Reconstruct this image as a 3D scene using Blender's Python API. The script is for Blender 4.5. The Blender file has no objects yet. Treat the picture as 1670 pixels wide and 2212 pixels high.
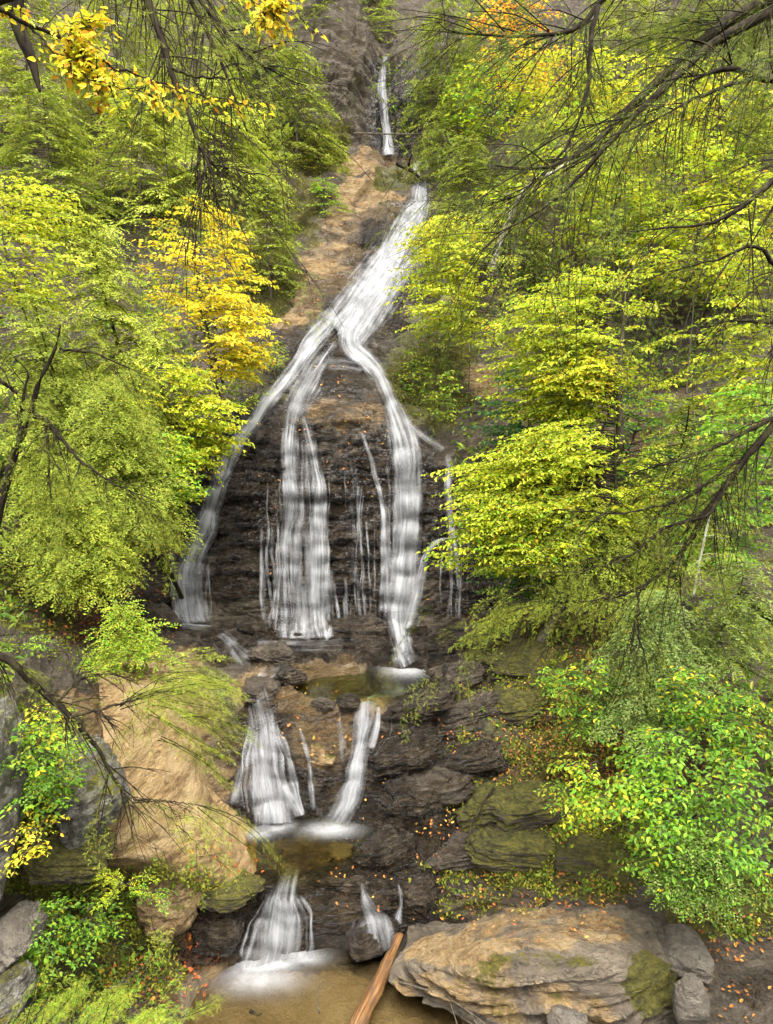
import bpy, math, random
import numpy as np
from mathutils import Vector
R = math.radians
C = bpy.context.scene.collection
sc = bpy.context.scene

# ------------------------------------------------------------------ camera, sky, sun, exposure
F = 1475.0                    # focal length in reading units (photograph read at 1670 x 2212)
PITCH = R(6.0)
cam_d = bpy.data.cameras.new('camera'); cam = bpy.data.objects.new('camera', cam_d); C.objects.link(cam)
cam_d.sensor_fit = 'VERTICAL'; cam_d.sensor_height = 36; cam_d.lens = 24
cam_d.clip_start = 0.05; cam_d.clip_end = 2000
cam.location = (0, 0, 0); cam.rotation_euler = (R(90) - PITCH, 0, 0)
sc.camera = cam

SUN_EL, SUN_AZ = R(64), R(170)            # azimuth clockwise from +Y: high, behind the camera
world = bpy.data.worlds.new('World'); sc.world = world; world.use_nodes = True
wn = world.node_tree; wn.nodes.clear()
sky = wn.nodes.new('ShaderNodeTexSky'); sky.sky_type = 'NISHITA'; sky.sun_disc = False
sky.sun_elevation = SUN_EL; sky.sun_rotation = SUN_AZ; sky.dust_density = 6.0; sky.air_density = 1.0; sky.ozone_density = 0.6
hs = wn.nodes.new('ShaderNodeHueSaturation'); hs.inputs['Saturation'].default_value = 0.12   # overcast: a greyer sky
bg = wn.nodes.new('ShaderNodeBackground'); bg.inputs['Strength'].default_value = 0.15
wo = wn.nodes.new('ShaderNodeOutputWorld')
wn.links.new(sky.outputs[0], hs.inputs['Color']); wn.links.new(hs.outputs[0], bg.inputs['Color']); wn.links.new(bg.outputs[0], wo.inputs['Surface'])
sun_d = bpy.data.lights.new('sun', 'SUN'); sun_d.energy = 1.1; sun_d.angle = R(35); sun_d.color = (1.0, 0.93, 0.82)
sun = bpy.data.objects.new('sun', sun_d); C.objects.link(sun)
sd = Vector((math.sin(SUN_AZ) * math.cos(SUN_EL), math.cos(SUN_AZ) * math.cos(SUN_EL), math.sin(SUN_EL)))
sun.rotation_euler = (-sd).to_track_quat('-Z', 'Y').to_euler(); sun.location = (0, -20, 40)
sc.view_settings.view_transform = 'Standard'; sc.view_settings.look = 'None'
sc.view_settings.gamma = 1.0; sc.view_settings.exposure = 1.98
sc.render.engine = 'CYCLES'
cy = sc.cycles
cy.max_bounces = 6; cy.diffuse_bounces = 3; cy.glossy_bounces = 2; cy.transmission_bounces = 4; cy.transparent_max_bounces = 16
cy.use_denoising = True; cy.denoising_prefilter = 'ACCURATE'

# ------------------------------------------------------------------ helpers: rays and noise
sp, cp = math.sin(PITCH), math.cos(PITCH)
def W(u, v, Y):
    """world point on the sight line (u, v) at forward distance Y (arrays allowed)"""
    u = np.asarray(u, float); v = np.asarray(v, float); Y = np.asarray(Y, float)
    x = (u - 835) / F; y = -(v - 1106) / F
    dy = cp + y * sp; dz = -sp + y * cp
    t = Y / dy
    return np.stack([x * t, Y + 0 * x, dz * t], -1)
def proj(P):
    P = np.asarray(P, float)
    fy = P[..., 1] * cp - P[..., 2] * sp
    up = P[..., 1] * sp + P[..., 2] * cp
    return 835 + F * P[..., 0] / fy, 1106 - F * up / fy

_rs = np.random.RandomState(5)
_perm = np.concatenate([_rs.permutation(512)] * 2)
_grad = _rs.normal(size=(512, 3)); _grad /= np.linalg.norm(_grad, axis=1)[:, None]
def noise3(p):
    p = np.asarray(p, float); sh = p.shape[:-1]; p = p.reshape(-1, 3)
    i = np.floor(p).astype(np.int64); f = p - i; w = f * f * f * (f * (f * 6 - 15) + 10)
    r = np.zeros(len(p)); i &= 511
    for a in (0, 1):
        wa = w[:, 0] if a else 1 - w[:, 0]
        for b in (0, 1):
            wb = w[:, 1] if b else 1 - w[:, 1]
            for c in (0, 1):
                wc = w[:, 2] if c else 1 - w[:, 2]
                h = _perm[(_perm[(_perm[(i[:, 0] + a) & 511] + i[:, 1] + b) & 511] + i[:, 2] + c) & 511]
                g = _grad[h]
                r += wa * wb * wc * (g[:, 0] * (f[:, 0] - a) + g[:, 1] * (f[:, 1] - b) + g[:, 2] * (f[:, 2] - c))
    return r.reshape(sh) * 1.5
def fbm(p, octv=4, gain=0.5, lac=2.03):
    s = 0; a = 1.0; p = np.asarray(p, float)
    for k in range(octv):
        s = s + a * noise3(p + 17.3 * k); p = p * lac; a *= gain
    return s
def ridged(p, octv=4, gain=0.5):
    s = 0; a = 1.0; p = np.asarray(p, float)
    for k in range(octv):
        s = s + a * (1 - 2 * np.abs(noise3(p + 9.1 * k))); p = p * 2.1; a *= gain
    return s
def sstep(a, b, x):
    t = np.clip((np.asarray(x, float) - a) / (b - a), 0, 1); return t * t * (3 - 2 * t)

def mesh_np(name, V, faces, mats, mat_idx=None, cols=None, attrs=None, uv=None, smooth=False):
    """faces: list of int arrays, each (n, k)"""
    me = bpy.data.meshes.new(name)
    V = np.ascontiguousarray(V, dtype=np.float32)
    me.vertices.add(len(V)); me.vertices.foreach_set('co', V.ravel())
    loops = np.concatenate([f.ravel() for f in faces]).astype(np.int32)
    tot = np.concatenate([np.full(len(f), f.shape[1], np.int32) for f in faces])
    st = np.concatenate([[0], np.cumsum(tot)[:-1]]).astype(np.int32)
    me.loops.add(len(loops)); me.loops.foreach_set('vertex_index', loops)
    me.polygons.add(len(tot)); me.polygons.foreach_set('loop_start', st); me.polygons.foreach_set('loop_total', tot)
    if mat_idx is not None: me.polygons.foreach_set('material_index', mat_idx.astype(np.int32))
    if smooth is not False:
        me.polygons.foreach_set('use_smooth', np.full(len(tot), True) if smooth is True else smooth)
    for m in (mats if isinstance(mats, (list, tuple)) else [mats]): me.materials.append(m)
    if cols is not None:
        a = me.color_attributes.new('Col', 'FLOAT_COLOR', 'POINT')
        c4 = np.ones((len(V), 4), np.float32); c4[:, :3] = cols; a.data.foreach_set('color', c4.ravel())
    for k, arr in (attrs or {}).items():
        a = me.attributes.new(k, 'FLOAT', 'POINT'); a.data.foreach_set('value', np.ascontiguousarray(arr, dtype=np.float32).ravel())
    if uv is not None:
        l = me.uv_layers.new(name='UVMap'); l.data.foreach_set('uv', uv[loops].astype(np.float32).ravel())
    me.update(calc_edges=True); me.validate()
    return me
def link(name, me, parent=None):
    o = bpy.data.objects.new(name, me); C.objects.link(o)
    if parent: o.parent = parent
    return o
def tag(o, label=None, cat=None, group=None, kind=None):
    if label: o['label'] = label
    if cat: o['category'] = cat
    if group: o['group'] = group
    if kind: o['kind'] = kind
    return o
def empty(name, loc):
    o = bpy.data.objects.new(name, None); C.objects.link(o); o.location = loc; o.empty_display_size = 0.2
    return o
def part(name, me, parent):
    """part mesh given in world coordinates, hung under an unrotated thing"""
    o = link(name, me, parent); o.location = [-c for c in parent.location]; return o
def gridfaces(nr, nc):
    i = np.arange(nr * nc).reshape(nr, nc)
    return np.stack([i[:-1, :-1], i[:-1, 1:], i[1:, 1:], i[1:, :-1]], -1).reshape(-1, 4)

# ------------------------------------------------------------------ materials
class NT:
    def __init__(s, name):
        s.m = bpy.data.materials.new(name); s.m.use_nodes = True; s.t = s.m.node_tree; s.t.nodes.clear()
        s.out = s.n('ShaderNodeOutputMaterial')
    def n(s, typ, **kw):
        x = s.t.nodes.new(typ)
        for k, v in kw.items(): setattr(x, k, v)
        return x
    def l(s, a, b): s.t.links.new(a, b)
    def noise(s, vec, scale, detail=4, rough=0.55, dist=0.0):
        x = s.n('ShaderNodeTexNoise'); x.inputs['Scale'].default_value = scale; x.inputs['Detail'].default_value = detail
        x.inputs['Roughness'].default_value = rough; x.inputs['Distortion'].default_value = dist
        if vec: s.l(vec, x.inputs['Vector'])
        return x.outputs['Fac']
    def map(s, vec, scale=(1, 1, 1), rot=(0, 0, 0)):
        x = s.n('ShaderNodeMapping'); x.inputs['Scale'].default_value = scale; x.inputs['Rotation'].default_value = rot; s.l(vec, x.inputs['Vector']); return x.outputs[0]
    def ramp(s, fac, stops):
        x = s.n('ShaderNodeValToRGB'); s.l(fac, x.inputs[0]); e = x.color_ramp.elements
        while len(e) < len(stops): e.new(0.5)
        for k, (p, c) in enumerate(stops):
            e[k].position = p; e[k].color = (c, c, c, 1) if not hasattr(c, '__len__') else (*c, 1)
        return x.outputs[0]
    def mix(s, f, a, b, blend='MIX'):
        x = s.n('ShaderNodeMix', data_type='RGBA', blend_type=blend)
        for sock, val in ((x.inputs[0], f), (x.inputs[6], a), (x.inputs[7], b)):
            if hasattr(val, 'is_output'): s.l(val, sock)
            elif hasattr(val, '__len__'): sock.default_value = (*val, 1)
            else: sock.default_value = val
        return x.outputs[2]
    def math(s, op, a, b=0.0, c=None, clamp=False):
        x = s.n('ShaderNodeMath', operation=op, use_clamp=clamp)
        for k, val in enumerate((a, b, c)):
            if val is None: continue
            if hasattr(val, 'is_output'): s.l(val, x.inputs[k])
            else: x.inputs[k].default_value = val
        return x.outputs[0]
    def attr(s, name, fac=True):
        x = s.n('ShaderNodeAttribute', attribute_name=name); return x.outputs['Fac' if fac else 'Color']
    def bump(s, h, strength, dist):
        x = s.n('ShaderNodeBump'); x.inputs['Strength'].default_value = strength; x.inputs['Distance'].default_value = dist; s.l(h, x.inputs['Height']); return x.outputs[0]

def rock_mat(name, use_attr, dark=(0.032, 0.024, 0.015), mid=(0.12, 0.092, 0.060), light=(0.26, 0.21, 0.15), tan=0.0, wet=0.0, moss=0.0, litter=0.0, tanlift=1.0, bumpd=0.22, strata=(0.25, 0.1, 0), bands=5.0, lichen=0.0):
    m = NT(name); co = m.n('ShaderNodeTexCoord').outputs['Object']
    st = m.map(co, (1.25, 1.25, bands), strata)
    a = {k: (m.attr(k) if use_attr else v) for k, v in (('tan', tan), ('wet', wet), ('moss', moss), ('litter', litter))}
    n1 = m.noise(st, 1.3, 8, 0.66, 0.15); n2 = m.noise(co, 2.1, 6, 0.6); n3 = m.noise(st, 6.0, 7, 0.72, 0.1); n4 = m.noise(co, 14, 5, 0.65)
    base = m.ramp(m.math('ADD', m.math('MULTIPLY', n1, 0.6), m.math('MULTIPLY', n3, 0.4)), [(0.30, dark), (0.50, mid), (0.68, light)])
    tcol = m.ramp(m.math('ADD', m.math('MULTIPLY', n1, 0.55), m.math('MULTIPLY', n3, 0.45)),
                  [(0.30, (0.03, 0.02, 0.012)), (0.40, (0.16, 0.09, 0.04)), (0.49, (0.37, 0.24, 0.10)), (0.58, (0.46, 0.335, 0.175)), (0.70, (0.30, 0.17, 0.06))])
    if tanlift != 1: tcol = m.mix(1.0, tcol, (tanlift, tanlift, tanlift * .97), 'MULTIPLY')
    def gate(att, nz, lo=0.38, hi=0.62):
        # attribute + noise -> ragged mask
        s_ = m.math('ADD', att, m.math('MULTIPLY', m.math('SUBTRACT', nz, 0.5), 1.5))
        x = m.n('ShaderNodeMapRange', interpolation_type='SMOOTHSTEP'); m.l(s_, x.inputs[0]); x.inputs[1].default_value = lo; x.inputs[2].default_value = hi
        return x.outputs[0]
    col = m.mix(gate(a['tan'], n2, 0.35, 0.65), base, tcol)
    if lichen:
        lg = m.ramp(m.noise(co, 7, 6, 0.7), [(0.47, 0.0), (0.56, lichen)])
        col = m.mix(lg, col, (0.40, 0.38, 0.31))
    wcol = m.ramp(m.math('ADD', m.math('MULTIPLY', n3, 0.5), m.math('MULTIPLY', n2, 0.5)), [(0.36, (0.008, 0.0058, 0.004)), (0.47, (0.026, 0.018, 0.010)), (0.55, (0.066, 0.047, 0.028)), (0.63, (0.13, 0.10, 0.068)), (0.73, (0.23, 0.195, 0.155))])  # palest stops paint a silvery sheen into the wet rock's lighter bands
    wetg = gate(a['wet'], n2, 0.3, 0.7)
    dampened = m.mix(m.math('MULTIPLY', wetg, 0.55), col, wcol)
    col = m.mix(m.math('MULTIPLY', wetg, m.math('SUBTRACT', 1.0, a['tan'] if use_attr else tan, clamp=True)), dampened, wcol)
    lcol = m.ramp(n4, [(0.3, (0.05, 0.025, 0.014)), (0.5, (0.13, 0.06, 0.028)), (0.7, (0.24, 0.11, 0.045))])
    col = m.mix(gate(a['litter'], n4, 0.4, 0.6), col, lcol)
    mcol = m.ramp(m.math('ADD', m.math('MULTIPLY', n4, 0.6), m.math('MULTIPLY', n2, 0.4)), [(0.34, (0.022, 0.021, 0.006)), (0.5, (0.10, 0.092, 0.013)), (0.66, (0.21, 0.175, 0.02))])
    nz = m.n('ShaderNodeSeparateXYZ'); m.l(m.n('ShaderNodeNewGeometry').outputs['Normal'], nz.inputs[0])
    mo = m.math('ADD', a['moss'], m.math('MULTIPLY', m.math('SUBTRACT', nz.outputs[2], 0.45), 0.45)) if not use_attr and moss > 0.3 else a['moss']
    mg = gate(mo, m.math('ADD', m.math('MULTIPLY', n2, 0.6), m.math('MULTIPLY', n4, 0.4)), 0.42, 0.6)
    col = m.mix(mg, col, mcol)
    if use_attr == 'sand':
        sa = m.attr('sand'); scol = m.ramp(m.math('ADD', m.math('MULTIPLY', m.noise(co, 60, 3, .7), .5), m.math('MULTIPLY', m.noise(co, 2.2, 4, .6), .5)), [(.35, (.20, .145, .075)), (.5, (.33, .255, .15)), (.65, (.42, .34, .22))])
        col = m.mix(gate(sa, n2, 0.35, 0.65), col, scol)
    ck = m.math('ABSOLUTE', m.math('SUBTRACT', m.noise(m.map(co, (0.8, 0.8, 2.6), strata), 1.7, 7, 0.7, 0.2), 0.5)); ckm = m.ramp(ck, [(0.0, 1.0), (0.012, 0.0)])
    if use_attr == 'sand': ckm = m.math('MULTIPLY', ckm, m.math('SUBTRACT', 1.0, m.attr('sand'), clamp=True))
    col = m.mix(m.math('MULTIPLY', ckm, 0.30), col, (0.012, 0.010, 0.008))
    bs = m.n('ShaderNodeBsdfPrincipled'); m.l(col, bs.inputs['Base Color'])
    rg = m.math('SUBTRACT', 0.82, m.math('MULTIPLY', wetg, 0.62)); rg = m.math('ADD', rg, m.math('MULTIPLY', mg, 0.5), clamp=True)
    m.l(rg, bs.inputs['Roughness']); m.l(m.math('ADD', 0.4, m.math('MULTIPLY', wetg, 0.5)), bs.inputs['Specular IOR Level'])
    hgt = m.math('ADD', m.math('MULTIPLY', m.noise(st, 7, 9, 0.72, 0.1), 0.8), m.math('ADD', m.math('MULTIPLY', n4, 0.35), m.math('SUBTRACT', m.math('MULTIPLY', m.noise(co, 40, 4, 0.6), 0.15), m.math('MULTIPLY', ckm, 0.25))))
    m.l(m.bump(hgt, 1.0, bumpd), bs.inputs['Normal'])
    m.l(bs.outputs[0], m.out.inputs[0]); return m.m

def leaf_mat(name, transl=0.4, rough=0.5, spec=0.3):
    m = NT(name); col = m.attr('Col', False)
    bs = m.n('ShaderNodeBsdfPrincipled'); m.l(col, bs.inputs['Base Color']); bs.inputs['Roughness'].default_value = rough; bs.inputs['Specular IOR Level'].default_value = spec
    tr = m.n('ShaderNodeBsdfTranslucent'); m.l(col, tr.inputs['Color'])
    mx = m.n('ShaderNodeMixShader'); mx.inputs[0].default_value = transl; m.l(bs.outputs[0], mx.inputs[1]); m.l(tr.outputs[0], mx.inputs[2])
    m.l(mx.outputs[0], m.out.inputs[0]); return m.m
def bark_mat(name, c0, c1, moss=0.2, scale=6.0):
    m = NT(name); co = m.n('ShaderNodeTexCoord').outputs['Object']
    n = m.noise(m.map(co, (1, 1, 0.35)), scale * 3, 6, 0.65); n2 = m.noise(co, scale * 0.6, 5, 0.6)
    col = m.ramp(n, [(0.35, c0), (0.62, c1)])
    col = m.mix(m.ramp(n2, [(0.52, 0.0), (0.64, moss)]), col, (0.10, 0.10, 0.03))
    bs = m.n('ShaderNodeBsdfPrincipled'); m.l(col, bs.inputs['Base Color']); bs.inputs['Roughness'].default_value = 0.95; bs.inputs['Specular IOR Level'].default_value = 0.1
    m.l(m.bump(n, 0.7, 0.02), bs.inputs['Normal']); m.l(bs.outputs[0], m.out.inputs[0]); return m.m
def fall_mat(name):
    """white falling water: strands along the flow (UV y, metres) and across it (UV x, metres)"""
    m = NT(name); uvn = m.n('ShaderNodeUVMap'); uv = uvn.outputs[0]
    s1 = m.noise(m.map(uv, (6.5, 0.5, 1)), 1.0, 3, 0.6, 0.15); s2 = m.noise(m.map(uv, (17, 0.8, 1)), 1.0, 2, 0.5); s3 = m.noise(m.map(uv, (2.6, 2.2, 1)), 1.0, 3, 0.5)
    e = m.attr('edge'); d = m.attr('dens')
    st = m.math('ADD', m.math('MULTIPLY', s1, 0.50), m.math('ADD', m.math('MULTIPLY', s2, 0.28), m.math('MULTIPLY', s3, 0.22)))
    th = m.math('ADD', m.math('MULTIPLY', m.math('SUBTRACT', st, 0.5), 2.0), m.math('SUBTRACT', m.math('MULTIPLY', m.math('MULTIPLY', e, d), 0.86), 0.60))
    x = m.n('ShaderNodeMapRange', interpolation_type='SMOOTHSTEP'); m.l(th, x.inputs[0]); x.inputs[1].default_value = -0.30; x.inputs[2].default_value = 0.62
    al = m.math('MULTIPLY', m.math('MULTIPLY', x.outputs[0], m.ramp(e, [(0.0, 0.0), (0.5, 1.0)])), 0.97)
    col = m.ramp(st, [(0.36, (0.21, 0.212, 0.217)), (0.60, (0.40, 0.402, 0.407))])
    df = m.n('ShaderNodeBsdfDiffuse'); m.l(col, df.inputs[0]); tl = m.n('ShaderNodeBsdfTranslucent'); m.l(col, tl.inputs[0])
    m1 = m.n('ShaderNodeMixShader'); m1.inputs[0].default_value = 0.3; m.l(df.outputs[0], m1.inputs[1]); m.l(tl.outputs[0], m1.inputs[2])
    tp = m.n('ShaderNodeBsdfTransparent'); m2 = m.n('ShaderNodeMixShader'); m.l(al, m2.inputs[0]); m.l(tp.outputs[0], m2.inputs[1]); m.l(m1.outputs[0], m2.inputs[2])
    m.l(m2.outputs[0], m.out.inputs[0]); return m.m
def pool_mat(name, tint=(0.80, 0.76, 0.55), foam=True):
    m = NT(name); co = m.n('ShaderNodeTexCoord').outputs['Object']
    tp = m.n('ShaderNodeBsdfTransparent'); tp.inputs[0].default_value = (*tint, 1)
    gl = m.n('ShaderNodeBsdfGlossy'); gl.inputs['Roughness'].default_value = 0.12; gl.inputs[0].default_value = (0.9, 0.9, 0.9, 1)
    m.l(m.bump(m.noise(co, 5, 3, 0.5), 0.12, 0.05), gl.inputs['Normal'])
    fr = m.n('ShaderNodeFresnel'); fr.inputs[0].default_value = 1.33
    mx = m.n('ShaderNodeMixShader'); m.l(fr.outputs[0], mx.inputs[0]); m.l(tp.outputs[0], mx.inputs[1]); m.l(gl.outputs[0], mx.inputs[2])
    f = m.attr('foam'); fz = m.math('MULTIPLY', f, m.ramp(m.noise(co, 4.5, 5, 0.65), [(0.30, 0.6), (0.60, 1.0)]), clamp=True)
    df = m.n('ShaderNodeBsdfDiffuse'); df.inputs[0].default_value = (0.5, 0.5, 0.5, 1)
    m2 = m.n('ShaderNodeMixShader'); m.l(fz, m2.inputs[0]); m.l(mx.outputs[0], m2.inputs[1]); m.l(df.outputs[0], m2.inputs[2])
    m.l(m2.outputs[0], m.out.inputs[0]); return m.m

M = dict(
    terrain=rock_mat('ravine rock', 'sand', bumpd=0.34),
    leaf=leaf_mat('broad leaves', 0.45, 0.5, 0.3), needle=leaf_mat('conifer needles', 0.38, 0.6, 0.15), litter=leaf_mat('fallen leaves', 0.15, 0.6, 0.2),
    bark=bark_mat('dark bark', (0.007, 0.0055, 0.004), (0.035, 0.027, 0.017), 0.3), barkg=bark_mat('grey bark', (0.035, 0.03, 0.022), (0.12, 0.10, 0.07), 0.4),
    birch=bark_mat('pale bark', (0.22, 0.19, 0.15), (0.55, 0.50, 0.42), 0.15), fall=fall_mat('falling water'))

# ------------------------------------------------------------------ the ravine: one sheet of rock and soil
# feature lines from below the frame up to the wood above; each entry: (u, v, forward distance in metres)
COLS_ = 13
NET = [
 [(-700,2600,3.6),(-150,2560,4.6),(150,2540,5.4),(370,2520,6.1),(520,2500,6.45),(640,2500,6.5),(760,2500,6.5),(880,2500,6.5),(1000,2500,6.4),(1200,2500,6.2),(1450,2500,5.9),(1780,2520,5.5),(2400,2560,4.6)],
 [(-700,2280,4.6),(-120,2250,5.7),(160,2230,6.9),(375,2220,7.65),(520,2212,8.1),(640,2212,8.12),(760,2212,8.12),(880,2212,8.12),(1000,2212,8.1),(1200,2212,8.0),(1450,2205,7.75),(1780,2190,7.4),(2400,2180,6.4)],
 [(-700,1990,5.0),(-110,1960,6.3),(170,2010,7.9),(405,2100,8.75),(520,2085,9.1),(640,2075,9.15),(760,2055,9.3),(880,2040,9.4),(1000,2010,9.5),(1200,1980,9.2),(1450,1960,9.0),(1780,1940,8.5),(2400,1920,7.2)],
 [(-700,1800,5.3),(-100,1770,6.7),(170,1850,8.2),(390,1930,9.1),(520,1915,9.35),(640,1900,9.4),(760,1900,9.6),(880,1890,9.8),(1000,1880,10.0),(1200,1840,9.9),(1450,1810,9.7),(1780,1790,9.2),(2400,1760,7.8)],
 [(-700,1640,5.6),(-100,1610,7.1),(170,1690,8.8),(380,1790,9.7),(520,1800,10.3),(640,1775,10.75),(760,1765,10.85),(880,1755,10.9),(1000,1730,11.0),(1200,1700,11.0),(1450,1680,10.7),(1780,1640,10.0),(2400,1600,8.4)],
 [(-700,1480,6.2),(-100,1460,7.9),(170,1490,9.8),(380,1520,11.0),(510,1535,11.5),(640,1525,11.7),(760,1530,11.75),(880,1530,12.0),(1000,1535,12.3),(1200,1520,12.4),(1450,1500,12.2),(1780,1470,11.4),(2400,1420,9.4)],
 [(-700,1370,7.2),(-100,1350,9.2),(170,1390,11.6),(370,1425,12.9),(510,1445,13.4),(640,1445,13.5),(760,1450,13.5),(880,1450,13.6),(1000,1430,14.0),(1200,1400,14.0),(1450,1380,13.8),(1780,1340,12.8),(2400,1280,10.4)],
 [(-700,1260,8.4),(-100,1250,11.0),(170,1310,14.0),(365,1358,15.5),(510,1366,15.8),(640,1366,15.9),(760,1366,15.9),(880,1366,15.9),(1000,1362,16.0),(1200,1325,16.3),(1450,1290,16.2),(1780,1240,15.0),(2400,1180,12.0)],
 [(-700,1180,8.8),(-100,1150,11.4),(170,1200,14.6),(365,1260,15.9),(470,1250,16.1),(640,1250,16.2),(760,1250,16.2),(880,1250,16.2),(1000,1250,16.3),(1200,1200,16.8),(1450,1180,16.8),(1780,1140,15.6),(2400,1080,12.4)],
 [(-700,960,9.8),(-100,950,13.0),(170,1000,15.7),(400,1110,16.5),(515,960,16.8),(630,892,17.0),(760,900,17.1),(870,950,17.0),(965,1000,17.1),(1200,980,17.6),(1450,980,17.6),(1780,940,16.6),(2400,880,13.4)],
 [(-700,700,12.0),(-100,690,16.0),(180,760,18.2),(400,830,18.7),(560,800,18.8),(650,765,19.0),(735,735,19.2),(850,765,19.2),(980,790,19.1),(1200,780,20.0),(1450,740,20.4),(1780,700,19.4),(2400,640,16)],
 [(-700,460,15),(-100,480,19),(180,540,21),(380,620,20.8),(540,640,20.8),(665,600,21.3),(800,570,22.2),(910,560,22.3),(1000,580,22.3),(1200,560,23),(1450,540,23.5),(1780,500,23),(2400,440,19)],
 [(-700,280,19),(-100,300,23.5),(180,345,25),(400,400,24.4),(570,415,24.2),(690,400,24.5),(815,392,25.1),(905,395,25.4),(985,400,25.2),(1200,360,26),(1450,320,27),(1780,280,27),(2400,220,23)],
 [(-700,150,22),(-100,180,27.5),(180,240,28),(400,300,27),(575,320,26.4),(700,330,26.4),(800,344,27.1),(855,345,27.4),(930,350,27.0),(1200,260,29),(1450,200,31),(1780,150,32),(2400,90,28)],
 [(-700,-50,27),(-100,0,33),(180,50,32),(400,110,30),(580,120,28.3),(700,110,28.0),(790,120,28.6),(838,128,29.4),(890,130,28.5),(1200,80,32),(1450,20,35),(1780,-20,37),(2400,-80,33)],
 [(-700,-300,34),(-100,-250,40),(180,-200,38),(400,-150,36),(580,-120,33),(700,-110,32),(790,-100,33),(838,-100,34),(890,-110,34),(1200,-150,38),(1450,-220,42),(1780,-260,44),(2400,-320,40)],
 [(-700,-900,60),(-100,-800,66),(180,-760,66),(400,-740,66),(580,-720,66),(700,-720,66),(790,-720,66),(838,-720,66),(890,-720,66),(1200,-740,68),(1450,-780,70),(1780,-820,72),(2400,-900,70)],
]
NET = np.array(NET, float)
def densify(net, du, dv, blur=0.28, outer=None):
    nr, nc, _ = net.shape
    P = np.concatenate([W(net[..., 0], net[..., 1], net[..., 2]), net[..., :2]], -1)
    ns = [max(3, int(np.ceil(np.abs(net[i + 1, 2:-2, 1] - net[i, 2:-2, 1]).mean() / dv))) for i in range(nr - 1)]
    ms = [max(3, int(np.ceil(np.abs(net[:, j + 1, 0] - net[:, j, 0]).mean() / du))) for j in range(nc - 1)]
    if outer: ms[0] = ms[-1] = int(600 / outer); ns[0] = int(ns[0] / 2); ns[-1] = ns[-2] = 40
    ri = np.concatenate([i + np.arange(n) / n for i, n in enumerate(ns)] + [[nr - 1]]); ci = np.concatenate([j + np.arange(n) / n for j, n in enumerate(ms)] + [[nc - 1]])
    def interp(A, idx, axis):
        i0 = np.minimum(idx.astype(int), A.shape[axis] - 2); f = idx - i0
        sh = [1] * A.ndim; sh[axis] = -1; f = f.reshape(sh)
        return np.take(A, i0, axis) * (1 - f) + np.take(A, i0 + 1, axis) * f
    # soften creases: average of samples a fraction of a cell either way
    Q = 0
    for a, wa in ((-blur, .25), (0, .5), (blur, .25)):
        for b, wb in ((-blur * 1.4, .25), (0, .5), (blur * 1.4, .25)):
            Q = Q + wa * wb * interp(interp(P, np.clip(ri + a, 0, nr - 1), 0), np.clip(ci + b, 0, nc - 1), 1)
    return Q[..., :3], Q[..., 3], Q[..., 4]
TP, TU, TV = densify(NET, 3.2, 2.9, outer=11)
nR, nCc = TU.shape
# keep frame columns fine, leave the outer columns as they are
def gnormals(P):
    a = np.gradient(P, axis=0); b = np.gradient(P, axis=1)
    n = np.cross(b, a); n /= np.linalg.norm(n, axis=-1, keepdims=True) + 1e-9
    return n
TN = gnormals(TP)
flip = (TN * (-TP)).sum(-1) < 0; TN[flip] *= -1
def blobs(u, v, lst, ragged=0.0):
    r = np.zeros_like(u)
    for (bu, bv, ru, rv, val) in lst:
        d = np.sqrt(((u - bu) / ru) ** 2 + ((v - bv) / rv) ** 2) + ragged
        r = np.maximum(r, val * (1 - sstep(0.6, 1.25, d)))
    return r
WET = [(690,1150,300,260,1),(560,1060,150,200,1),(850,1100,150,220,1),(700,800,170,120,.9),(690,1420,330,90,.95),(640,1700,220,220,.95),(900,1700,190,200,.85),(850,1870,190,120,.9),(640,1930,170,110,.95),(470,2010,120,110,.9),(830,620,160,180,.75),(850,250,60,150,1),(1650,2150,160,70,.4),(1050,1260,130,90,.9),(330,1320,150,60,.6),(1000,1560,160,130,.6),(900,2000,170,60,.7)]
TAN = [(740,905,110,40,.55),(1180,2000,150,40,.4),(790,355,95,36,.9),(790,430,80,60,.74),(715,560,85,95,.72),(640,650,60,85,.8),(740,500,55,60,.66),(710,1500,190,64,1),(590,1460,90,40,.6),(690,1610,90,60,.95),(560,1490,100,50,.7),(640,2180,320,120,1),(880,2200,200,60,1),(1150,2110,200,80,.6),(560,2090,60,60,.3),(1040,830,50,50,.7),(350,2000,120,60,.8),(590,100,40,60,.5),(620,1830,150,60,.6),(760,1950,120,40,.4),(330,1600,220,200,.9),(1510,2100,60,80,.5)]
MOSS = [(1180,1560,240,200,.55),(1150,1700,280,130,.5),(1020,1930,200,60,.45),(640,450,60,120,.6),(60,1750,120,300,.6),(1080,1500,220,60,.5),(930,800,110,140,.8),(980,720,90,60,.6),(1130,1480,180,110,.7),(1150,1580,170,90,.6),(1250,1850,210,100,.85),(1180,1750,200,70,.6),(1400,1800,150,90,.7),(860,395,60,30,.9),(640,330,120,60,.8),(590,600,60,120,.8),(540,480,90,120,.6),(580,820,70,70,.5),(280,1930,220,80,.8),(200,2080,200,120,.7),(1060,1880,180,60,.6),(1580,1960,140,80,.8),(60,1300,140,120,.6),(1000,640,60,60,.6),(820,1420,60,14,.3)]
LIT = [(1200,1370,190,70,1),(1330,1560,160,120,1),(1250,1650,150,70,.9),(1120,1640,120,80,.5),(200,1350,120,70,.9),(100,1250,120,90,.8),(340,2130,120,80,.6),(1500,1600,150,160,.9),(450,2040,60,60,.6),(1100,1950,120,30,.4),(1400,420,300,260,.45),(250,300,250,200,.35),(1300,1000,250,200,.5)]
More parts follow.
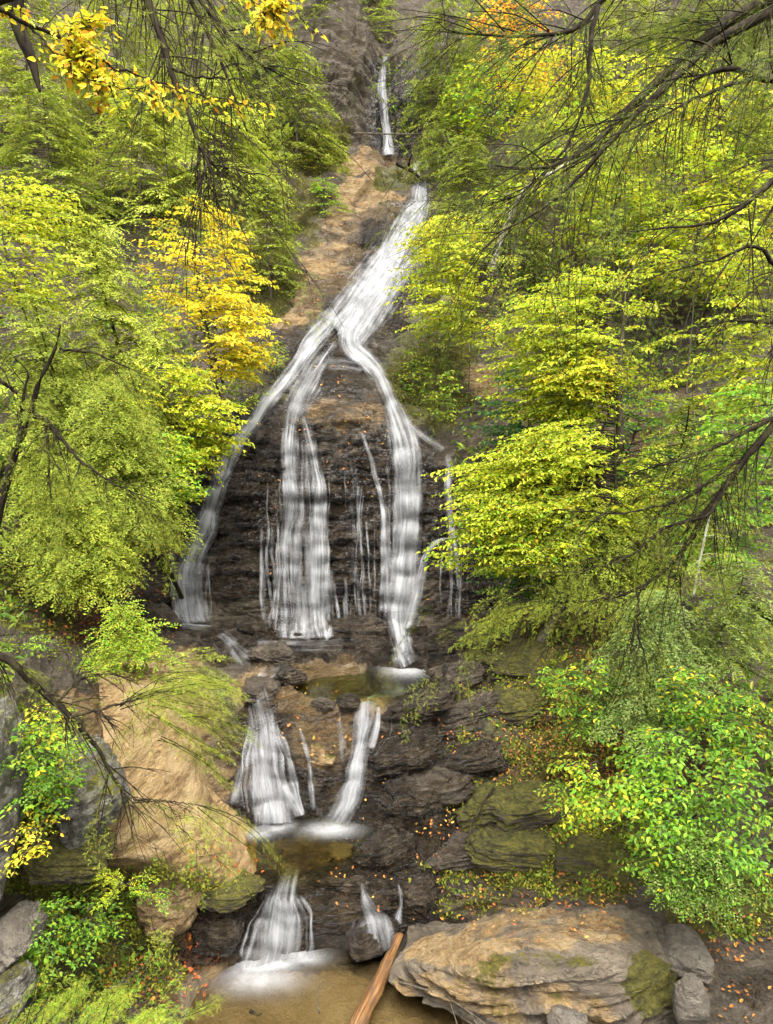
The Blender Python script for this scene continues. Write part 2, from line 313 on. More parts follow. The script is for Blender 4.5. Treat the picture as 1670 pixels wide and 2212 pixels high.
def rag(seed, k=1.0):
    q = np.stack([TP[..., 0], TP[..., 1], TP[..., 2] * 1.8], -1)
    return 0.42 * k * fbm(q * 0.55 + seed, 5, 0.6)
mtan, mwet, mmoss, mlit = (blobs(TU, TV, L, rag(sd_)) for L, sd_ in ((TAN, 3.3), (WET, 11.1), (MOSS, 23.7), (LIT, 41.9)))
hill = 1 - sstep(0.2, 0.6, np.maximum.reduce([mwet, mtan]))
mmoss = np.maximum(mmoss, 0.34 * hill); 
# relief: broad lumps, inclined beds and ledges
S_ = np.stack([TP[..., 0], TP[..., 1], TP[..., 2]], -1)
warp = fbm(S_ * 0.5, 3)
sandy = blobs(TU, TV, [(640,2190,280,110,1),(830,2200,200,80,1),(640,1830,140,55,.8)])
bedz = TP[..., 2] + 0.22 * TP[..., 0] * np.where(TP[..., 0] > 0, -0.8, 0.35) * (1 - 0.85 * blobs(TU, TV, [(690,1130,420,330,1)])) + 0.35 * warp
lay = np.stack([TP[..., 0] * 0.7, TP[..., 1] * 0.7, bedz * 5.2], -1)
led = ridged(lay * 0.55, 4, 0.55)
saw = (bedz / 0.34 + 1.3 * noise3(S_ * 0.8)) % 1.0
saw2 = (bedz / 0.125 + 1.1 * noise3(S_ * 1.7 + 5)) % 1.0
def beds(P, b, h, k, seed, jit=.5):
    """blocky beds: every bed juts out by its own amount, broken along its length"""
    s = b / h + jit * noise3(P * 0.7 + seed); i = np.floor(s); f = s - i
    q = np.stack([P[..., 0] * k, P[..., 1] * k, i * 13.7 + seed], -1)
    n = noise3(q); n = .5 * n + .5 * np.round(n * 3.2) / 3.2
    return n + .25 * (.5 - f)
big = fbm(S_ * 0.42, 3)
far = np.clip(TP[..., 1] / 16, 0.6, 2.2)
smoothrock = blobs(TU, TV, [(780,350,100,40,.7),(770,430,90,70,.7),(690,560,100,100,.7),(640,660,60,80,.6),(830,620,160,180,.9),(700,1505,130,40,.7),(600,1840,120,60,.6)])
am = (1 - 0.93 * sandy) * (1 - 0.7 * smoothrock)
disp = am * (0.16 * far * big + 0.075 * far * led + 0.10 * far * (saw - 0.5) * np.clip(noise3(S_ * 0.9 + 3) * 1.6 + .6, 0, 1) + 0.045 * (saw2 - 0.5) + 0.05 * fbm(S_ * 3.1, 3))
fanz = np.clip(blobs(TU, TV, [(690,1150,340,270,1)]) + .8 * blobs(TU, TV, [(720,1680,330,290,1),(950,1780,330,290,1),(1150,1580,300,300,1),(700,1420,360,100,.6),(330,1950,260,200,.8)]), 0, 1) * (1 - sandy)
hz = TP[..., 2] + .10 * warp; dip = np.where(blobs(TU, TV, [(690,1150,360,290,1)]) > .3, hz, bedz)
disp += fanz * (0.19 * beds(S_, dip, .36, 1.1, 3, .4) + 0.13 * beds(S_, dip, .15, 1.9, 8, .35) + 0.06 * beds(S_, dip, .07, 3.2, 15, .3) + .03 * ridged(S_ * np.array([2, 2, 5]), 3, .6))
tz = blobs(TU, TV, [(720,480,200,260,1),(620,620,130,130,1)])
disp += tz * (0.34 * beds(S_, S_[..., 2] * .6 - S_[..., 0] * .8 + .3 * warp, 1.1, .5, 21, .5) + .12 * beds(S_, S_[..., 2] * .7 + S_[..., 0] * .6, .55, .9, 27, .4) + .05 * fbm(S_ * 2.2, 3))
far_ = blobs(TU, TV, [(740,120,110,150,1),(350,330,300,200,.8),(1450,800,200,160,1),(1150,620,150,120,.8)])
disp += far_ * (.30 * beds(S_, S_[..., 2] + .5 * S_[..., 0], .9, .5, 33, .6) + .12 * beds(S_, S_[..., 2] + .3 * S_[..., 0], .35, .9, 37, .5))
disp += smoothrock * 0.10 * fbm(S_ * 0.8, 3) + 0.015 * sandy * noise3(S_ * 3)
disp += blobs(TU, TV, [(740,860,90,60,1)]) * 0.25
disp -= 0.30 * blobs(TU, TV, [(835,240,22,130,1)])                 # the slot of the top plunge
disp += 0.5 * blobs(TU, TV, [(740,120,60,110,1)]) + 0.25 * blobs(TU, TV, [(900,250,30,100,1)])
TPd = TP + TN * disp[..., None]
POOLS = [([(380,2212),(420,2130),(500,2075),(600,2040),(700,2030),(780,2020),(860,2030),(900,2080),(930,2150),(1000,2212),(1000,2500),(700,2560),(400,2500),(370,2350)], -7.40, .16),
         ([(520,1790),(560,1768),(700,1752),(790,1770),(815,1810),(760,1850),(690,1885),(600,1890),(540,1850)], -6.22, .22),
         ([(630,1485),(680,1456),(800,1442),(890,1434),(930,1465),(890,1496),(790,1508),(690,1510)], -4.66, .3)]
def inside(u, v, poly):
    r = np.zeros(u.shape, bool); n = len(poly)
    for i in range(n):
        (x0, y0), (x1, y1) = poly[i], poly[(i + 1) % n]
        if y0 != y1: r ^= ((y0 > v) != (y1 > v)) & (u < (x1 - x0) * (v - y0) / (y1 - y0) + x0)
    return r
for poly, zp, dp in POOLS:                       # basins
    pu, pv = proj(TPd); ins = inside(pu, pv, poly).astype(float)
    for _ in range(6):
        q_ = np.pad(ins, 1, mode='edge'); ins = (q_[:-2, 1:-1] + q_[2:, 1:-1] + q_[1:-1, :-2] + q_[1:-1, 2:] + 2 * ins) / 6
    cap = zp - dp * (2 * ins - .8) + 0.03 * noise3(S_ * 2.5)
    TPd[..., 2] = np.where(ins > .25, np.minimum(TPd[..., 2], cap), TPd[..., 2])
TNd = gnormals(TPd); fl = (TNd * (-TPd)).sum(-1) < 0; TNd[fl] *= -1
me = mesh_np('terrain', TPd.reshape(-1, 3), [gridfaces(nR, nCc)], M['terrain'], attrs=dict(tan=mtan, wet=mwet * (1 - blobs(TU, TV, [(640,2200,290,130,1),(850,2215,180,70,1)])), moss=mmoss * (1 - sandy), litter=mlit, sand=blobs(TU, TV, [(640,2200,290,130,1),(850,2215,180,70,1),(650,1825,150,60,.35),(790,1475,130,36,.45)], rag(7.7, .5))), smooth=True)
tag(link('terrain', me), kind='structure')

# look-up tables of the finished ground: forward distance by sight line, height by place
du_, dv_ = proj(TPd); BS = 3.0; U0, V0, NU, NV = -720, -300, 1040, 1000
DM = np.full((NV, NU), np.inf); NM = np.zeros((NV, NU, 3))
iu = ((du_ - U0) / BS).astype(int); iv = ((dv_ - V0) / BS).astype(int)
ok_ = (iu >= 0) & (iu < NU) & (iv >= 0) & (iv < NV)
ordr = np.argsort(-TPd[..., 1][ok_]); DM[iv[ok_][ordr], iu[ok_][ordr]] = TPd[..., 1][ok_][ordr]; NM[iv[ok_][ordr], iu[ok_][ordr]] = TNd[ok_][ordr]
for _ in range(30):
    hole = ~np.isfinite(DM)
    if not hole.any(): break
    for ax, s_ in ((0, 1), (0, -1), (1, 1), (1, -1)):
        r_ = np.roll(DM, s_, ax); rn = np.roll(NM, s_, ax); f_ = hole & np.isfinite(r_)
        DM[f_] = r_[f_]; NM[f_] = rn[f_]; hole = ~np.isfinite(DM)
DM[~np.isfinite(DM)] = 20
def box_(A, k):
    for ax in (0, 1):
        A = sum(np.roll(A, s_, ax) for s_ in range(-k, k + 1)) / (2 * k + 1)
    return A
DMs = box_(DM, 2)
def depth(u, v, smooth=False):
    i = np.clip(((np.asarray(v, float) - V0) / BS).astype(int), 0, NV - 1); j = np.clip(((np.asarray(u, float) - U0) / BS).astype(int), 0, NU - 1)
    return (DMs if smooth else DM)[i, j]
def nrm(u, v):
    i = np.clip(((np.asarray(v, float) - V0) / BS).astype(int), 0, NV - 1); j = np.clip(((np.asarray(u, float) - U0) / BS).astype(int), 0, NU - 1)
    return NM[i, j]
def G(u, v, lift=0.0):
    p = W(u, v, depth(u, v)); return p + nrm(u, v) * lift
HB = 0.25; HX0, HY0, HNX, HNY = -40, 2, 340, 280
HM = np.full((HNY, HNX), np.inf)
hx = ((TPd[..., 0] - HX0) / HB).astype(int); hy = ((TPd[..., 1] - HY0) / HB).astype(int); ok_ = (hx >= 0) & (hx < HNX) & (hy >= 0) & (hy < HNY)
np.minimum.at(HM, (hy[ok_], hx[ok_]), TPd[..., 2][ok_])
for _ in range(40):
    hole = ~np.isfinite(HM)
    if not hole.any(): break
    for ax, s_ in ((0, 1), (0, -1), (1, 1), (1, -1)):
        r_ = np.roll(HM, s_, ax); f_ = ~np.isfinite(HM) & np.isfinite(r_); HM[f_] = r_[f_]
HM[~np.isfinite(HM)] = -7
def ground_z(x, y):
    return HM[int(np.clip((y - HY0) / HB, 0, HNY - 1)), int(np.clip((x - HX0) / HB, 0, HNX - 1))]

# ------------------------------------------------------------------ water
def smooth1(A, k, axis):
    for _ in range(k):
        B = np.concatenate([np.take(A, [0], axis), A, np.take(A, [-1], axis)], axis)
        n = A.shape[axis]; A = 0.25 * np.take(B, range(n), axis) + 0.5 * A + 0.25 * np.take(B, range(2, n + 2), axis)
    return A
def resample(pts, n):
    pts = np.array(pts, float); s = np.concatenate([[0], np.cumsum(np.linalg.norm(np.diff(pts[:, :2], axis=0), axis=1))])
    t = np.linspace(0, s[-1], n); return np.stack([np.interp(t, s, pts[:, k]) for k in range(pts.shape[1])], -1)
def stream(pts, off=0.05, dens=1.0, horiz=False, fade=(0.10, 0.10), bulge=0.05):
    """pts (u, v, width, density) along a flow -> sheet that lies on the rock"""
    pts = [(*p, 1.0) if len(p) == 3 else p for p in pts]
    L = sum(math.hypot(b[0] - a[0], b[1] - a[1]) for a, b in zip(pts, pts[1:]))
    n = max(8, int(L / 6)); q = resample(pts, n)
    for _ in range(3): q = smooth1(q, 1, 0)
    nc = max(7, int(q[:, 2].max() / 7) | 1)
    tg = np.gradient(q[:, :2], axis=0); tg /= np.linalg.norm(tg, axis=1)[:, None] + 1e-9
    pr = np.stack([tg[:, 1], -tg[:, 0]], -1)
    if horiz: pr[:] = (1, 0)
    s = np.linspace(-1, 1, nc)
    u = q[:, None, 0] + pr[:, None, 0] * s[None] * q[:, None, 2] / 2; v = q[:, None, 1] + pr[:, None, 1] * s[None] * q[:, None, 2] / 2
    P = W(u, v, depth(u, v, True)); N = nrm(u, v)
    P = smooth1(smooth1(P, 2, 0), 6, 1); N = smooth1(smooth1(N, 10, 0), 10, 1); N /= np.linalg.norm(N, axis=-1, keepdims=True) + 1e-9
    P = P + N * (off + bulge * (1 - s[None] ** 2))[..., None]
    sc_ = np.linalg.norm(P[:, nc // 2], axis=-1) / F; sc_ = smooth1(sc_, 12, 0); wbar = .5 * q[:, 2] + .5 * q[:, 2].mean()
    cu = s[None] / 2 * (wbar * sc_)[:, None]
    cv = np.concatenate([[0], np.cumsum(np.linalg.norm(np.diff(P[:, nc // 2], axis=0), axis=-1))])[:, None] + 0 * cu
    ts = np.linspace(0, 1, n)[:, None]
    edge = (1 - np.abs(s[None]) ** 1.4) * np.minimum(sstep(0, fade[0], ts) if fade[0] else 1, 1 - sstep(1 - fade[1], 1, ts) if fade[1] else 1)
    nz0 = nrm(u, v)[..., 2]; lg = 0.92 + 0.36 * np.clip(nz0, 0, .7) - .14 * np.clip(-nz0, 0, 1); lg = smooth1(smooth1(lg, 1, 0), 2, 1)
    w_ = pts[0][0] * 0.37 + pts[0][1] * 0.11
    return P.reshape(-1, 3), np.stack([cu + w_, cv + w_], -1).reshape(-1, 2), (edge + 0 * cu).ravel(), (q[:, None, 3] * dens * lg).ravel(), gridfaces(n, nc)
def waterfall(streams, label):
    Vs, UVs, E, D, Fs, o = [], [], [], [], [], 0
    for k, st in enumerate(streams):
        kw = {}
        if isinstance(st, tuple) and isinstance(st[1], dict): st, kw = st
        V_, uv_, e_, d_, f_ = stream(st, **kw)
        Vs.append(V_); UVs.append(uv_); E.append(e_); D.append(d_); Fs.append(f_ + o); o += len(V_)
    me = mesh_np('waterfall', np.concatenate(Vs), [np.concatenate(Fs)], M['fall'], attrs=dict(edge=np.concatenate(E), dens=np.concatenate(D)), uv=np.concatenate(UVs), smooth=True)
    return tag(link('waterfall', me), label, 'waterfall', kind='structure')
def twice(p, dw=0.8, **kw):
    return [(p, dict(kw)), ([(a[0] + 2, a[1], a[2] * dw, *(a[3:])) for a in p], dict(kw, off=kw.get('off', 0.05) + 0.05))]
waterfall(twice([(827,118,24),(823,160,28),(822,200,36),(827,245,44),(835,290,48),(841,348,56)], off=0.10, fade=(0.03, 0.02), dens=1.15), 'narrow plunge of white water in the dark slot at the top')
waterfall(twice([(908,386,44),(907,420,68),(900,455,94),(880,505,130),(852,560,158),(818,615,172),(785,665,182),(758,705,188),(732,738,170)], off=0.06, fade=(0.03, 0.04), dens=1.0)
          + [([(915,352,24),(900,358,30),(890,368,24),(905,385,22),(908,400,30)], dict(off=0.08)), ([(905,540,40,.7),(910,600,34,.6),(880,670,50,.45),(840,720,40,.3)], {}),
             ([(800,640,60,.8),(770,700,70,.8),(740,750,60,.9)], dict(off=.12))], 'broad slanting chute of silky water above the fan')
rf = np.random.RandomState(77); FINE = []
for (uc, su, n, v0, v1, w0, w1) in [(620, 26, 9, 905, 1370, 5, 14), (690, 30, 9, 910, 1380, 5, 14), (650, 50, 6, 1150, 1385, 10, 26), (870, 36, 10, 960, 1380, 5, 16), (788, 8, 3, 960, 1350, 5, 9), (836, 12, 4, 1000, 1350, 6, 14), (975, 18, 5, 985, 1355, 4, 8), (415, 22, 8, 1180, 1358, 5, 14), (870, 40, 8, 960, 1380, 12, 30), (655, 40, 8, 940, 1390, 12, 30)]:
    for _ in range(n):
        u = uc + rf.normal() * su; a = v0 + rf.uniform(0, .35) * (v1 - v0); b = v1 - rf.uniform(0, .1) * (v1 - a); w = rf.uniform(w0, w1)
        FINE.append(([(u, a, w * .7, .5), (u + rf.normal() * 2, a * .7 + b * .3, w, .8), (u + rf.normal() * 4, a * .3 + b * .7, w * 1.15, .8), (u + rf.normal() * 5, b, w * 1.2, .6)], dict(off=.04 + .06 * rf.uniform(), bulge=.02, fade=(.3, .12))))
waterfall([
  ([(745,662,60,.4),(718,694,80,.8),(692,722,76,.95),(668,750,62),(655,775,44),(630,812,48),(600,850,44),(570,885,46),(545,925,50),(515,960,54),(495,1000,58),(475,1050,66),(455,1110,72),(432,1165,84),(412,1210,100),(406,1260,106),(410,1310,112),(416,1345,116),(420,1368,124)], dict(dens=1.12, bulge=.08, off=.07, fade=(.04,.03))),
  ([(712,715,60,.6),(688,742,60,.7),(668,772,60,.7),(640,815,60,.7),(610,852,60,.6)], dict(off=.05)),
  ([(455,1090,70,.6),(430,1165,110,.7),(415,1230,130,.75),(412,1300,130,.75),(416,1362,140,.8)], dict(off=.10, fade=(.2,.03))),
  ([(378,1165,16,.8),(372,1220,22,.8),(375,1290,26,.9),(385,1355,40,.9)], {}),
  ([(806,640,80,.4),(780,690,96,.75),(760,724,90),(756,748,80),(768,770,74),(795,790,64),(815,818,62),(828,850,58),(844,885,72),(858,922,92),(868,960,104),(874,1000,100),(877,1050,92),(879,1100,90),(876,1160,88),(872,1220,104),(865,1290,106),(860,1350,86),(864,1385,76),(878,1430,66)], dict(dens=1.05, off=.08, bulge=.10, fade=(.03,.02))),
  ([(748,735,60,.5),(756,756,80,.6),(790,775,70,.6),(820,810,60,.6)], dict(off=.06)), ([(850,915,90,.6),(872,980,120,.7),(878,1080,120,.65),(872,1200,130,.65),(862,1300,130,.65),(862,1380,100,.7)], dict(off=.13, fade=(.15,.05))),
  ([(862,900,40,.7),(905,940,38,.9),(940,965,34,.9),(962,985,30)], {}),
  ([(958,970,30),(968,1010,36),(966,1060,34),(968,1110,34),(975,1150,30),(985,1200,22),(990,1270,22),(988,1360,26)], dict(off=.09)),
  ([(1012,1163,10,.9),(975,1160,14,.9),(940,1172,24),(918,1200,36),(905,1250,44),(890,1310,44),(876,1380,46)], dict(off=.1, dens=1.05)),
  ([(738,722,50,.6),(722,750,50,.7),(694,790,54,.8),(668,828,58,.9),(648,868,66,.95),(632,905,66),(626,945,56),(624,1000,58),(628,1060,72),(625,1110,66),(614,1170,48,.9),(609,1250,52,.85),(610,1330,60,.85),(614,1396,70,.85)], dict(dens=.98, off=.08, fade=(.05,.02))),
  ([(655,870,50,.6),(667,925,38,.9),(676,985,44),(688,1040,56),(690,1100,66),(687,1170,74),(688,1250,90),(690,1330,98),(692,1396,90,.9)], dict(off=.1, fade=(.08,.02))),
  ([(640,900,90,.6),(642,1000,110,.7),(645,1120,130,.75),(648,1250,150,.8),(652,1395,160,.85)], dict(off=.06, fade=(.15,.02))),
  ([(690,800,110,.5),(670,840,120,.7),(650,875,120,.75),(640,905,110,.7)], dict(off=.04)),
  ([(625,1170,50,.5),(640,1250,60,.55),(645,1330,60,.5),(650,1385,60,.5)], {}),
  ([(700,790,60,.55),(745,790,50,.6),(790,800,40,.7)], {}), ([(770,905,24,.55),(788,950,20,.9),(800,990,24),(818,1050,24),(826,1120,26),(832,1200,30),(838,1290,34),(842,1350,34)], dict(off=.09)),
  ([(760,960,10,.7),(772,1050,12,.8),(780,1150,16,.9),(786,1250,16,.9),(790,1355,22,.9)], {}),
  ([(735,910,60,.42),(770,930,70,.4),(800,960,60,.4)], {}), ([(690,860,120,.5),(720,890,130,.42),(740,940,110,.3)], {}),
  ([(800,1000,40,.5),(822,1080,50,.6),(836,1200,60,.7),(842,1345,60,.75)], dict(off=.05)),
  ([(880,940,120,.55),(884,1040,140,.6),(880,1160,150,.6),(876,1280,150,.6),(870,1370,120,.65)], dict(off=.05, fade=(.2,.05))),
  ([(750,930,60,.42),(764,1050,70,.45),(772,1180,76,.45),(776,1345,80,.5)], dict(off=.04, fade=(.2,.05))),
  ([(745,1000,8,.6),(748,1100,8,.7),(750,1180,8,.5)], {}),
 ] + FINE, 'wide fan of white strands spread over the dark ledges')
waterfall([([(380,1362,22,.6),(420,1364,30,.7),(470,1362,20,.5)], dict(off=.10)),
  ([(460,1364,50,.5),(484,1376,44,.6),(500,1396,56,.65),(514,1416,66,.65),(532,1436,86,.6),(556,1452,90,.45)], dict(off=.05, bulge=.01, fade=(.2,.3))), ([(520,1420,20,.6),(600,1398,20,.7),(650,1400,30,.8)], {}),
  ([(670,1358,40,.6),(660,1385,50,.8),(655,1402,40,.7)], dict(off=.1)), ([(715,1358,40,.6),(705,1385,40,.8),(700,1400,30,.6)], dict(off=.1)),
  ([(862,1395,60),(872,1425,80,1.1),(885,1450,76,.7)], dict(off=.1, bulge=.02)), ([(985,1365,60,.8),(960,1372,40,.6)], dict(off=.08)),
  ([(580,1440,30,.4),(560,1470,40,.6),(548,1495,50,.7),(570,1500,40,.4)], {}), ([(850,1500,40,.6),(855,1520,50,.8),(830,1528,40,.6)], {})], 'shallow white runnels crossing the bench under the fan')
waterfall([([(548,1470,40,.5),(555,1500,60,.6),(566,1535,76,.75),(570,1575,104,.9),(572,1620,128),(574,1660,142),(574,1700,150),(586,1740,126),(598,1780,110,1.05)], dict(horiz=True, fade=(.12, .02), off=.07)), ([(560,1560,90,.7),(572,1640,150,.8),(580,1720,170,.8),(590,1780,130,.9)], dict(horiz=True, fade=(.15,.02), off=.11)),
     ([(545,1560,40,.7),(530,1620,44,.85),(512,1690,46,.85),(496,1755,50,.7)], {}), ([(610,1690,70,.7),(632,1725,76,.9),(650,1765,60,.9)], dict(off=.1)), ([(575,1730,70,.9),(566,1770,70,1),(560,1800,60)], dict(off=.12)),
     ([(640,1560,16,.4),(655,1590,18,.6),(666,1650,26,.7),(675,1720,34,.7),(690,1760,30,.5)], {})] + [([(566 + a * .25, 1550, 14, .6), (572 + a * .8, 1620, 16, .85), (574 + a, 1700, 18, .85), (584 + a * 1.05, 1765, 18, .7)], dict(off=.12, bulge=.02, fade=(.2, .1))) for a in (-64, -48, -30, -16, 0, 14, 28, 44, 58, 66)], 'left cascade of the middle step, a broad veil of strands')
waterfall([([(850,1500,60,.5),(815,1512,60,.7),(788,1525,64,.9),(782,1560,78),(776,1610,76),(770,1660,76),(766,1700,86),(756,1740,100),(733,1772,110),(708,1796,110,.9)], dict(horiz=True, fade=(.12, .06), off=.08)), ([(782,1540,50,.8),(776,1620,50,.9),(768,1700,60,.9),(745,1765,80,.9)], dict(off=.13, fade=(.1,.05))),
     ([(730,1515,26,.5),(732,1560,34,.6),(738,1610,40,.6),(744,1660,40,.45)], {}), ([(815,1520,24,.7),(812,1570,40,.9),(798,1625,40,.9)], {}), ([(846,1540,10,.6),(842,1590,18,.8),(820,1622,26,.7),(800,1660,26,.5)], {})], 'right cascade of the middle step, a narrow bright spout')
waterfall([([(640,1866,60,.45),(626,1890,66,.6),(615,1920,84,.8),(608,1950,116),(602,1985,146),(594,2020,166),(580,2055,180,1.05),(566,2088,180,1.05),(552,2112,150,.9)], dict(horiz=True, fade=(.12, .12), off=.09)), ([(610,1930,70,.7),(604,1980,150,.85),(592,2040,190,.9),(572,2090,190,.9)], dict(horiz=True, fade=(.12, .12), off=.14))]
     + [([(612 + a * .35, 1925, 14, .7), (606 + a * .8, 1970, 18, .9), (596 + a, 2030, 22, .9), (584 + a * 1.05, 2075, 24, .8)], dict(off=.14, bulge=.02, fade=(.15, .15))) for a in (-70, -50, -30, -12, 8, 26, 46, 64, 78)], 'lower cascade on the left pouring into the sandy pool')
waterfall([([(772,1895,24,.6),(782,1925,36,.9),(794,1955,60,1),(806,1985,90,1),(812,2012,116,1),(812,2030,110,.8)], dict(horiz=True, off=.16, fade=(.15,.12))), ([(784,1930,24,.8),(800,1970,54,.9),(812,2015,80,.9)], dict(off=.2)), ([(795,1985,70,.7),(808,2015,140,.8),(810,2040,160,.6)], dict(horiz=True, off=.22)), ([(780,1980,50,.6),(770,2010,60,.7),(750,2030,60,.5)], dict(off=.14)), ([(846,1905,16,.7),(856,1940,28,.95),(860,1975,36,.95),(852,2005,44,.9)], dict(off=.14))], 'small lower cascade on the right beside the log')
waterfall([([(640,1440,90,.45),(600,1452,80,.5),(570,1470,70,.55),(552,1495,70,.5)], dict(off=.03)), ([(760,1392,60,.5),(690,1398,60,.6),(640,1400,50,.6),(590,1398,40,.6),(540,1400,40,.5)], dict(off=.06)), ([(880,1492,60,.5),(850,1505,60,.7),(820,1512,50,.6)], dict(off=.05)), ([(620,1835,40,.3),(628,1865,50,.5)], dict(off=.04))], 'thin clear runnels linking the pools')

def pool(name, outline, z, foam, mat):
    """level sheet of water; outline and foam spots are sight lines cut with the level z"""
    def lev(u, v):
        y = -(np.asarray(v, float) - 1106) / F; x = (np.asarray(u, float) - 835) / F
        dy = cp + y * sp; dz = -sp + y * cp; return x * z / dz, dy * z / dz
    ox, oy = lev(*np.array(outline, float).T)
    cx, cy_ = ox.mean(), oy.mean()
    ang = np.arctan2(oy - cy_, ox - cx); o_ = np.argsort(ang); ang, rr = ang[o_], np.hypot(ox - cx, oy - cy_)[o_]
    A = np.linspace(-np.pi, np.pi, 97)[:-1]; Rr = np.interp(A, np.concatenate([ang - 2 * np.pi, ang, ang + 2 * np.pi]), np.tile(rr, 3))
    rings = np.linspace(0.0, 1, 40)[1:]
    X = cx + np.cos(A)[None] * Rr[None] * rings[:, None]; Y = cy_ + np.sin(A)[None] * Rr[None] * rings[:, None]
    fo = np.zeros_like(X)
    for (u, v, ru, rv, val) in foam:
        fx, fy = lev(u, v); ex = abs(lev(u + ru, v)[0] - fx); ey = abs(lev(u, v - rv)[1] - fy)
        fo = np.maximum(fo, val * np.exp(-1.4 * (((X - fx) / ex) ** 2 + ((Y - fy) / ey) ** 2)))
    n = len(A); k = np.arange(X.size).reshape(X.shape); k2 = np.roll(k, -1, 1)
    F_ = np.stack([k[:-1], k[1:], k2[1:], k2[:-1]], -1).reshape(-1, 4)
    V_ = np.stack([X, Y, np.full_like(X, z)], -1).reshape(-1, 3)
    V_ = np.concatenate([V_, [[cx, cy_, z]]]); c_ = len(V_) - 1
    T_ = np.stack([np.full(n, c_), k[0], k2[0]], -1)
    me = mesh_np(name, V_, [F_, T_], mat, attrs=dict(foam=np.concatenate([fo.ravel(), [0]])), smooth=True)
    return tag(link(name, me), kind='structure')
PM1 = pool_mat('clear pool water', (0.86, 0.80, 0.62)); PM2 = pool_mat('olive pool water', (0.74, 0.72, 0.42)); PM3 = pool_mat('green pool water', (0.66, 0.72, 0.44))
def zat(u, v): return float(W(u, v, depth(u, v, True))[2])
ZP0 = -7.40
pool('pool_water', POOLS[0][0], ZP0, [(570,2080,75,26,1.0),(605,2062,80,20,.9),(556,2112,90,34,.6),(645,2068,60,20,.6),(815,2022,70,16,.8)], PM1)
pool('pool_water', POOLS[1][0], -6.22, [(590,1786,46,15,.55),(560,1800,34,14,.5),(716,1792,60,17,.6)], PM2)
pool('pool_water', POOLS[2][0], -4.66, [(878,1446,48,16,.6)], PM3)

# ------------------------------------------------------------------ rocks, log and sticks
RM = dict(
    wet=rock_mat('wet dark rock', False, wet=0.9, moss=0.1, bands=6), damp=rock_mat('damp brown rock', False, wet=0.45, moss=0.2, litter=0.1),
    moss=rock_mat('mossy rock', False, moss=0.62, wet=0.25, litter=0.2), slab=rock_mat('ochre slab rock', False, tanlift=1.3, tan=1.0, moss=0.04, bands=6, strata=(0.7, 0.55, 0.5)),
    big=rock_mat('layered boulder rock', True, dark=(0.06, 0.048, 0.034), mid=(0.20, 0.158, 0.108), light=(0.36, 0.295, 0.21), bands=5, strata=(0.15, 0.2, 0)),
    lichen=rock_mat('grey lichen rock', False, dark=(0.06, 0.055, 0.045), mid=(0.13, 0.115, 0.085), light=(0.25, 0.225, 0.175), moss=0.36, lichen=0.7, bands=2),
    cream=rock_mat('crusted pale rock', False, tan=0.75, moss=0.33, bands=4), stone=rock_mat('dry stone', False, dark=(0.09, 0.075, 0.055), mid=(0.20, 0.17, 0.13), light=(0.31, 0.27, 0.21), moss=0.1, bands=2))
def rock_mesh(size, seed, block=2.6, rough=0.18, layers=0.13, n=72):
    nu, nv = n * 2, n
    th = np.linspace(0, 2 * np.pi, nu + 1)[:-1]; ph = np.linspace(-np.pi / 2, np.pi / 2, nv + 2)[1:-1]
    T_, P_ = np.meshgrid(th, ph)
    d = np.stack([np.cos(P_) * np.cos(T_), np.cos(P_) * np.sin(T_), np.sin(P_)], -1).reshape(-1, 3)
    d = np.concatenate([d, [[0, 0, -1], [0, 0, 1]]])
    r = (np.abs(d) ** block).sum(1) ** (-1 / block)
    q = d * r[:, None]; o = seed * 7.31
    # planes knocked off the corners, beds, lumps
    rg = np.random.RandomState(seed)
    for _ in range(9):
        nn = rg.normal(size=3); nn /= np.linalg.norm(nn); h = rg.uniform(0.72, 0.98); x = q @ nn - h
        q = q - np.clip(x, 0, None)[:, None] * nn * 0.85
    big = fbm(q * 0.9 + o, 4, 0.5); lay = ridged(np.stack([q[:, 0] * .6, q[:, 1] * .6, q[:, 2] * 4 + .6 * q[:, 0]], -1) + o, 4, 0.55); fine = ridged(q * np.array([2.6, 2.6, 5]) + o, 4, .6)
    q = q * (1 + rough * big + layers * lay * (1 - np.abs(d[:, 2]) * .6) + 0.035 * fine)[:, None]
    bz = q[:, 2] + .35 * q[:, 0] * (rg.uniform() - .3); q = q * (1 + .55 * layers * beds(q, bz, .36, 1.3, seed * 3.1, .3) + .3 * layers * beds(q, bz, .13, 2.4, seed * 5.7, .3))[:, None]
    q = q - (q.max(0) + q.min(0)) / 2; q /= np.abs(q).max(0)
    i = np.arange(nu * nv).reshape(nv, nu); j = np.roll(i, -1, 1)
    F_ = np.stack([i[:-1], j[:-1], j[1:], i[1:]], -1).reshape(-1, 4); b, t = nu * nv, nu * nv + 1
    T1 = np.concatenate([np.stack([np.full(nu, b), j[0], i[0]], -1), np.stack([np.full(nu, t), i[-1], j[-1]], -1)])
    return q * np.array(size) / 2, F_, T1
ROCKS = []
def rock(label, u, v, wpx, hpx, seed, mat, rz=0.0, tilt=(0, 0), depth_m=None, Y=None, sink=0.25, cat='rock', group=None, name='rock', **kw):
    Y = float(depth(u, v, True)) if Y is None else Y
    p = W(u, v, Y); s = Y / (cp - (v - 1106) / F * sp) / F
    w, h = wpx * s, hpx * s; d = depth_m if depth_m else w * 0.8
    V_, F_, T_ = rock_mesh((w, d, h * 1.15), seed, **kw)
    o = link(name, mesh_np(name, V_, [F_, T_], RM[mat], smooth=True))
    o.location = p + np.array([0, d * sink, 0]); o.rotation_euler = (R(tilt[0]), R(tilt[1]), R(rz))
    return tag(o, label, cat, group)
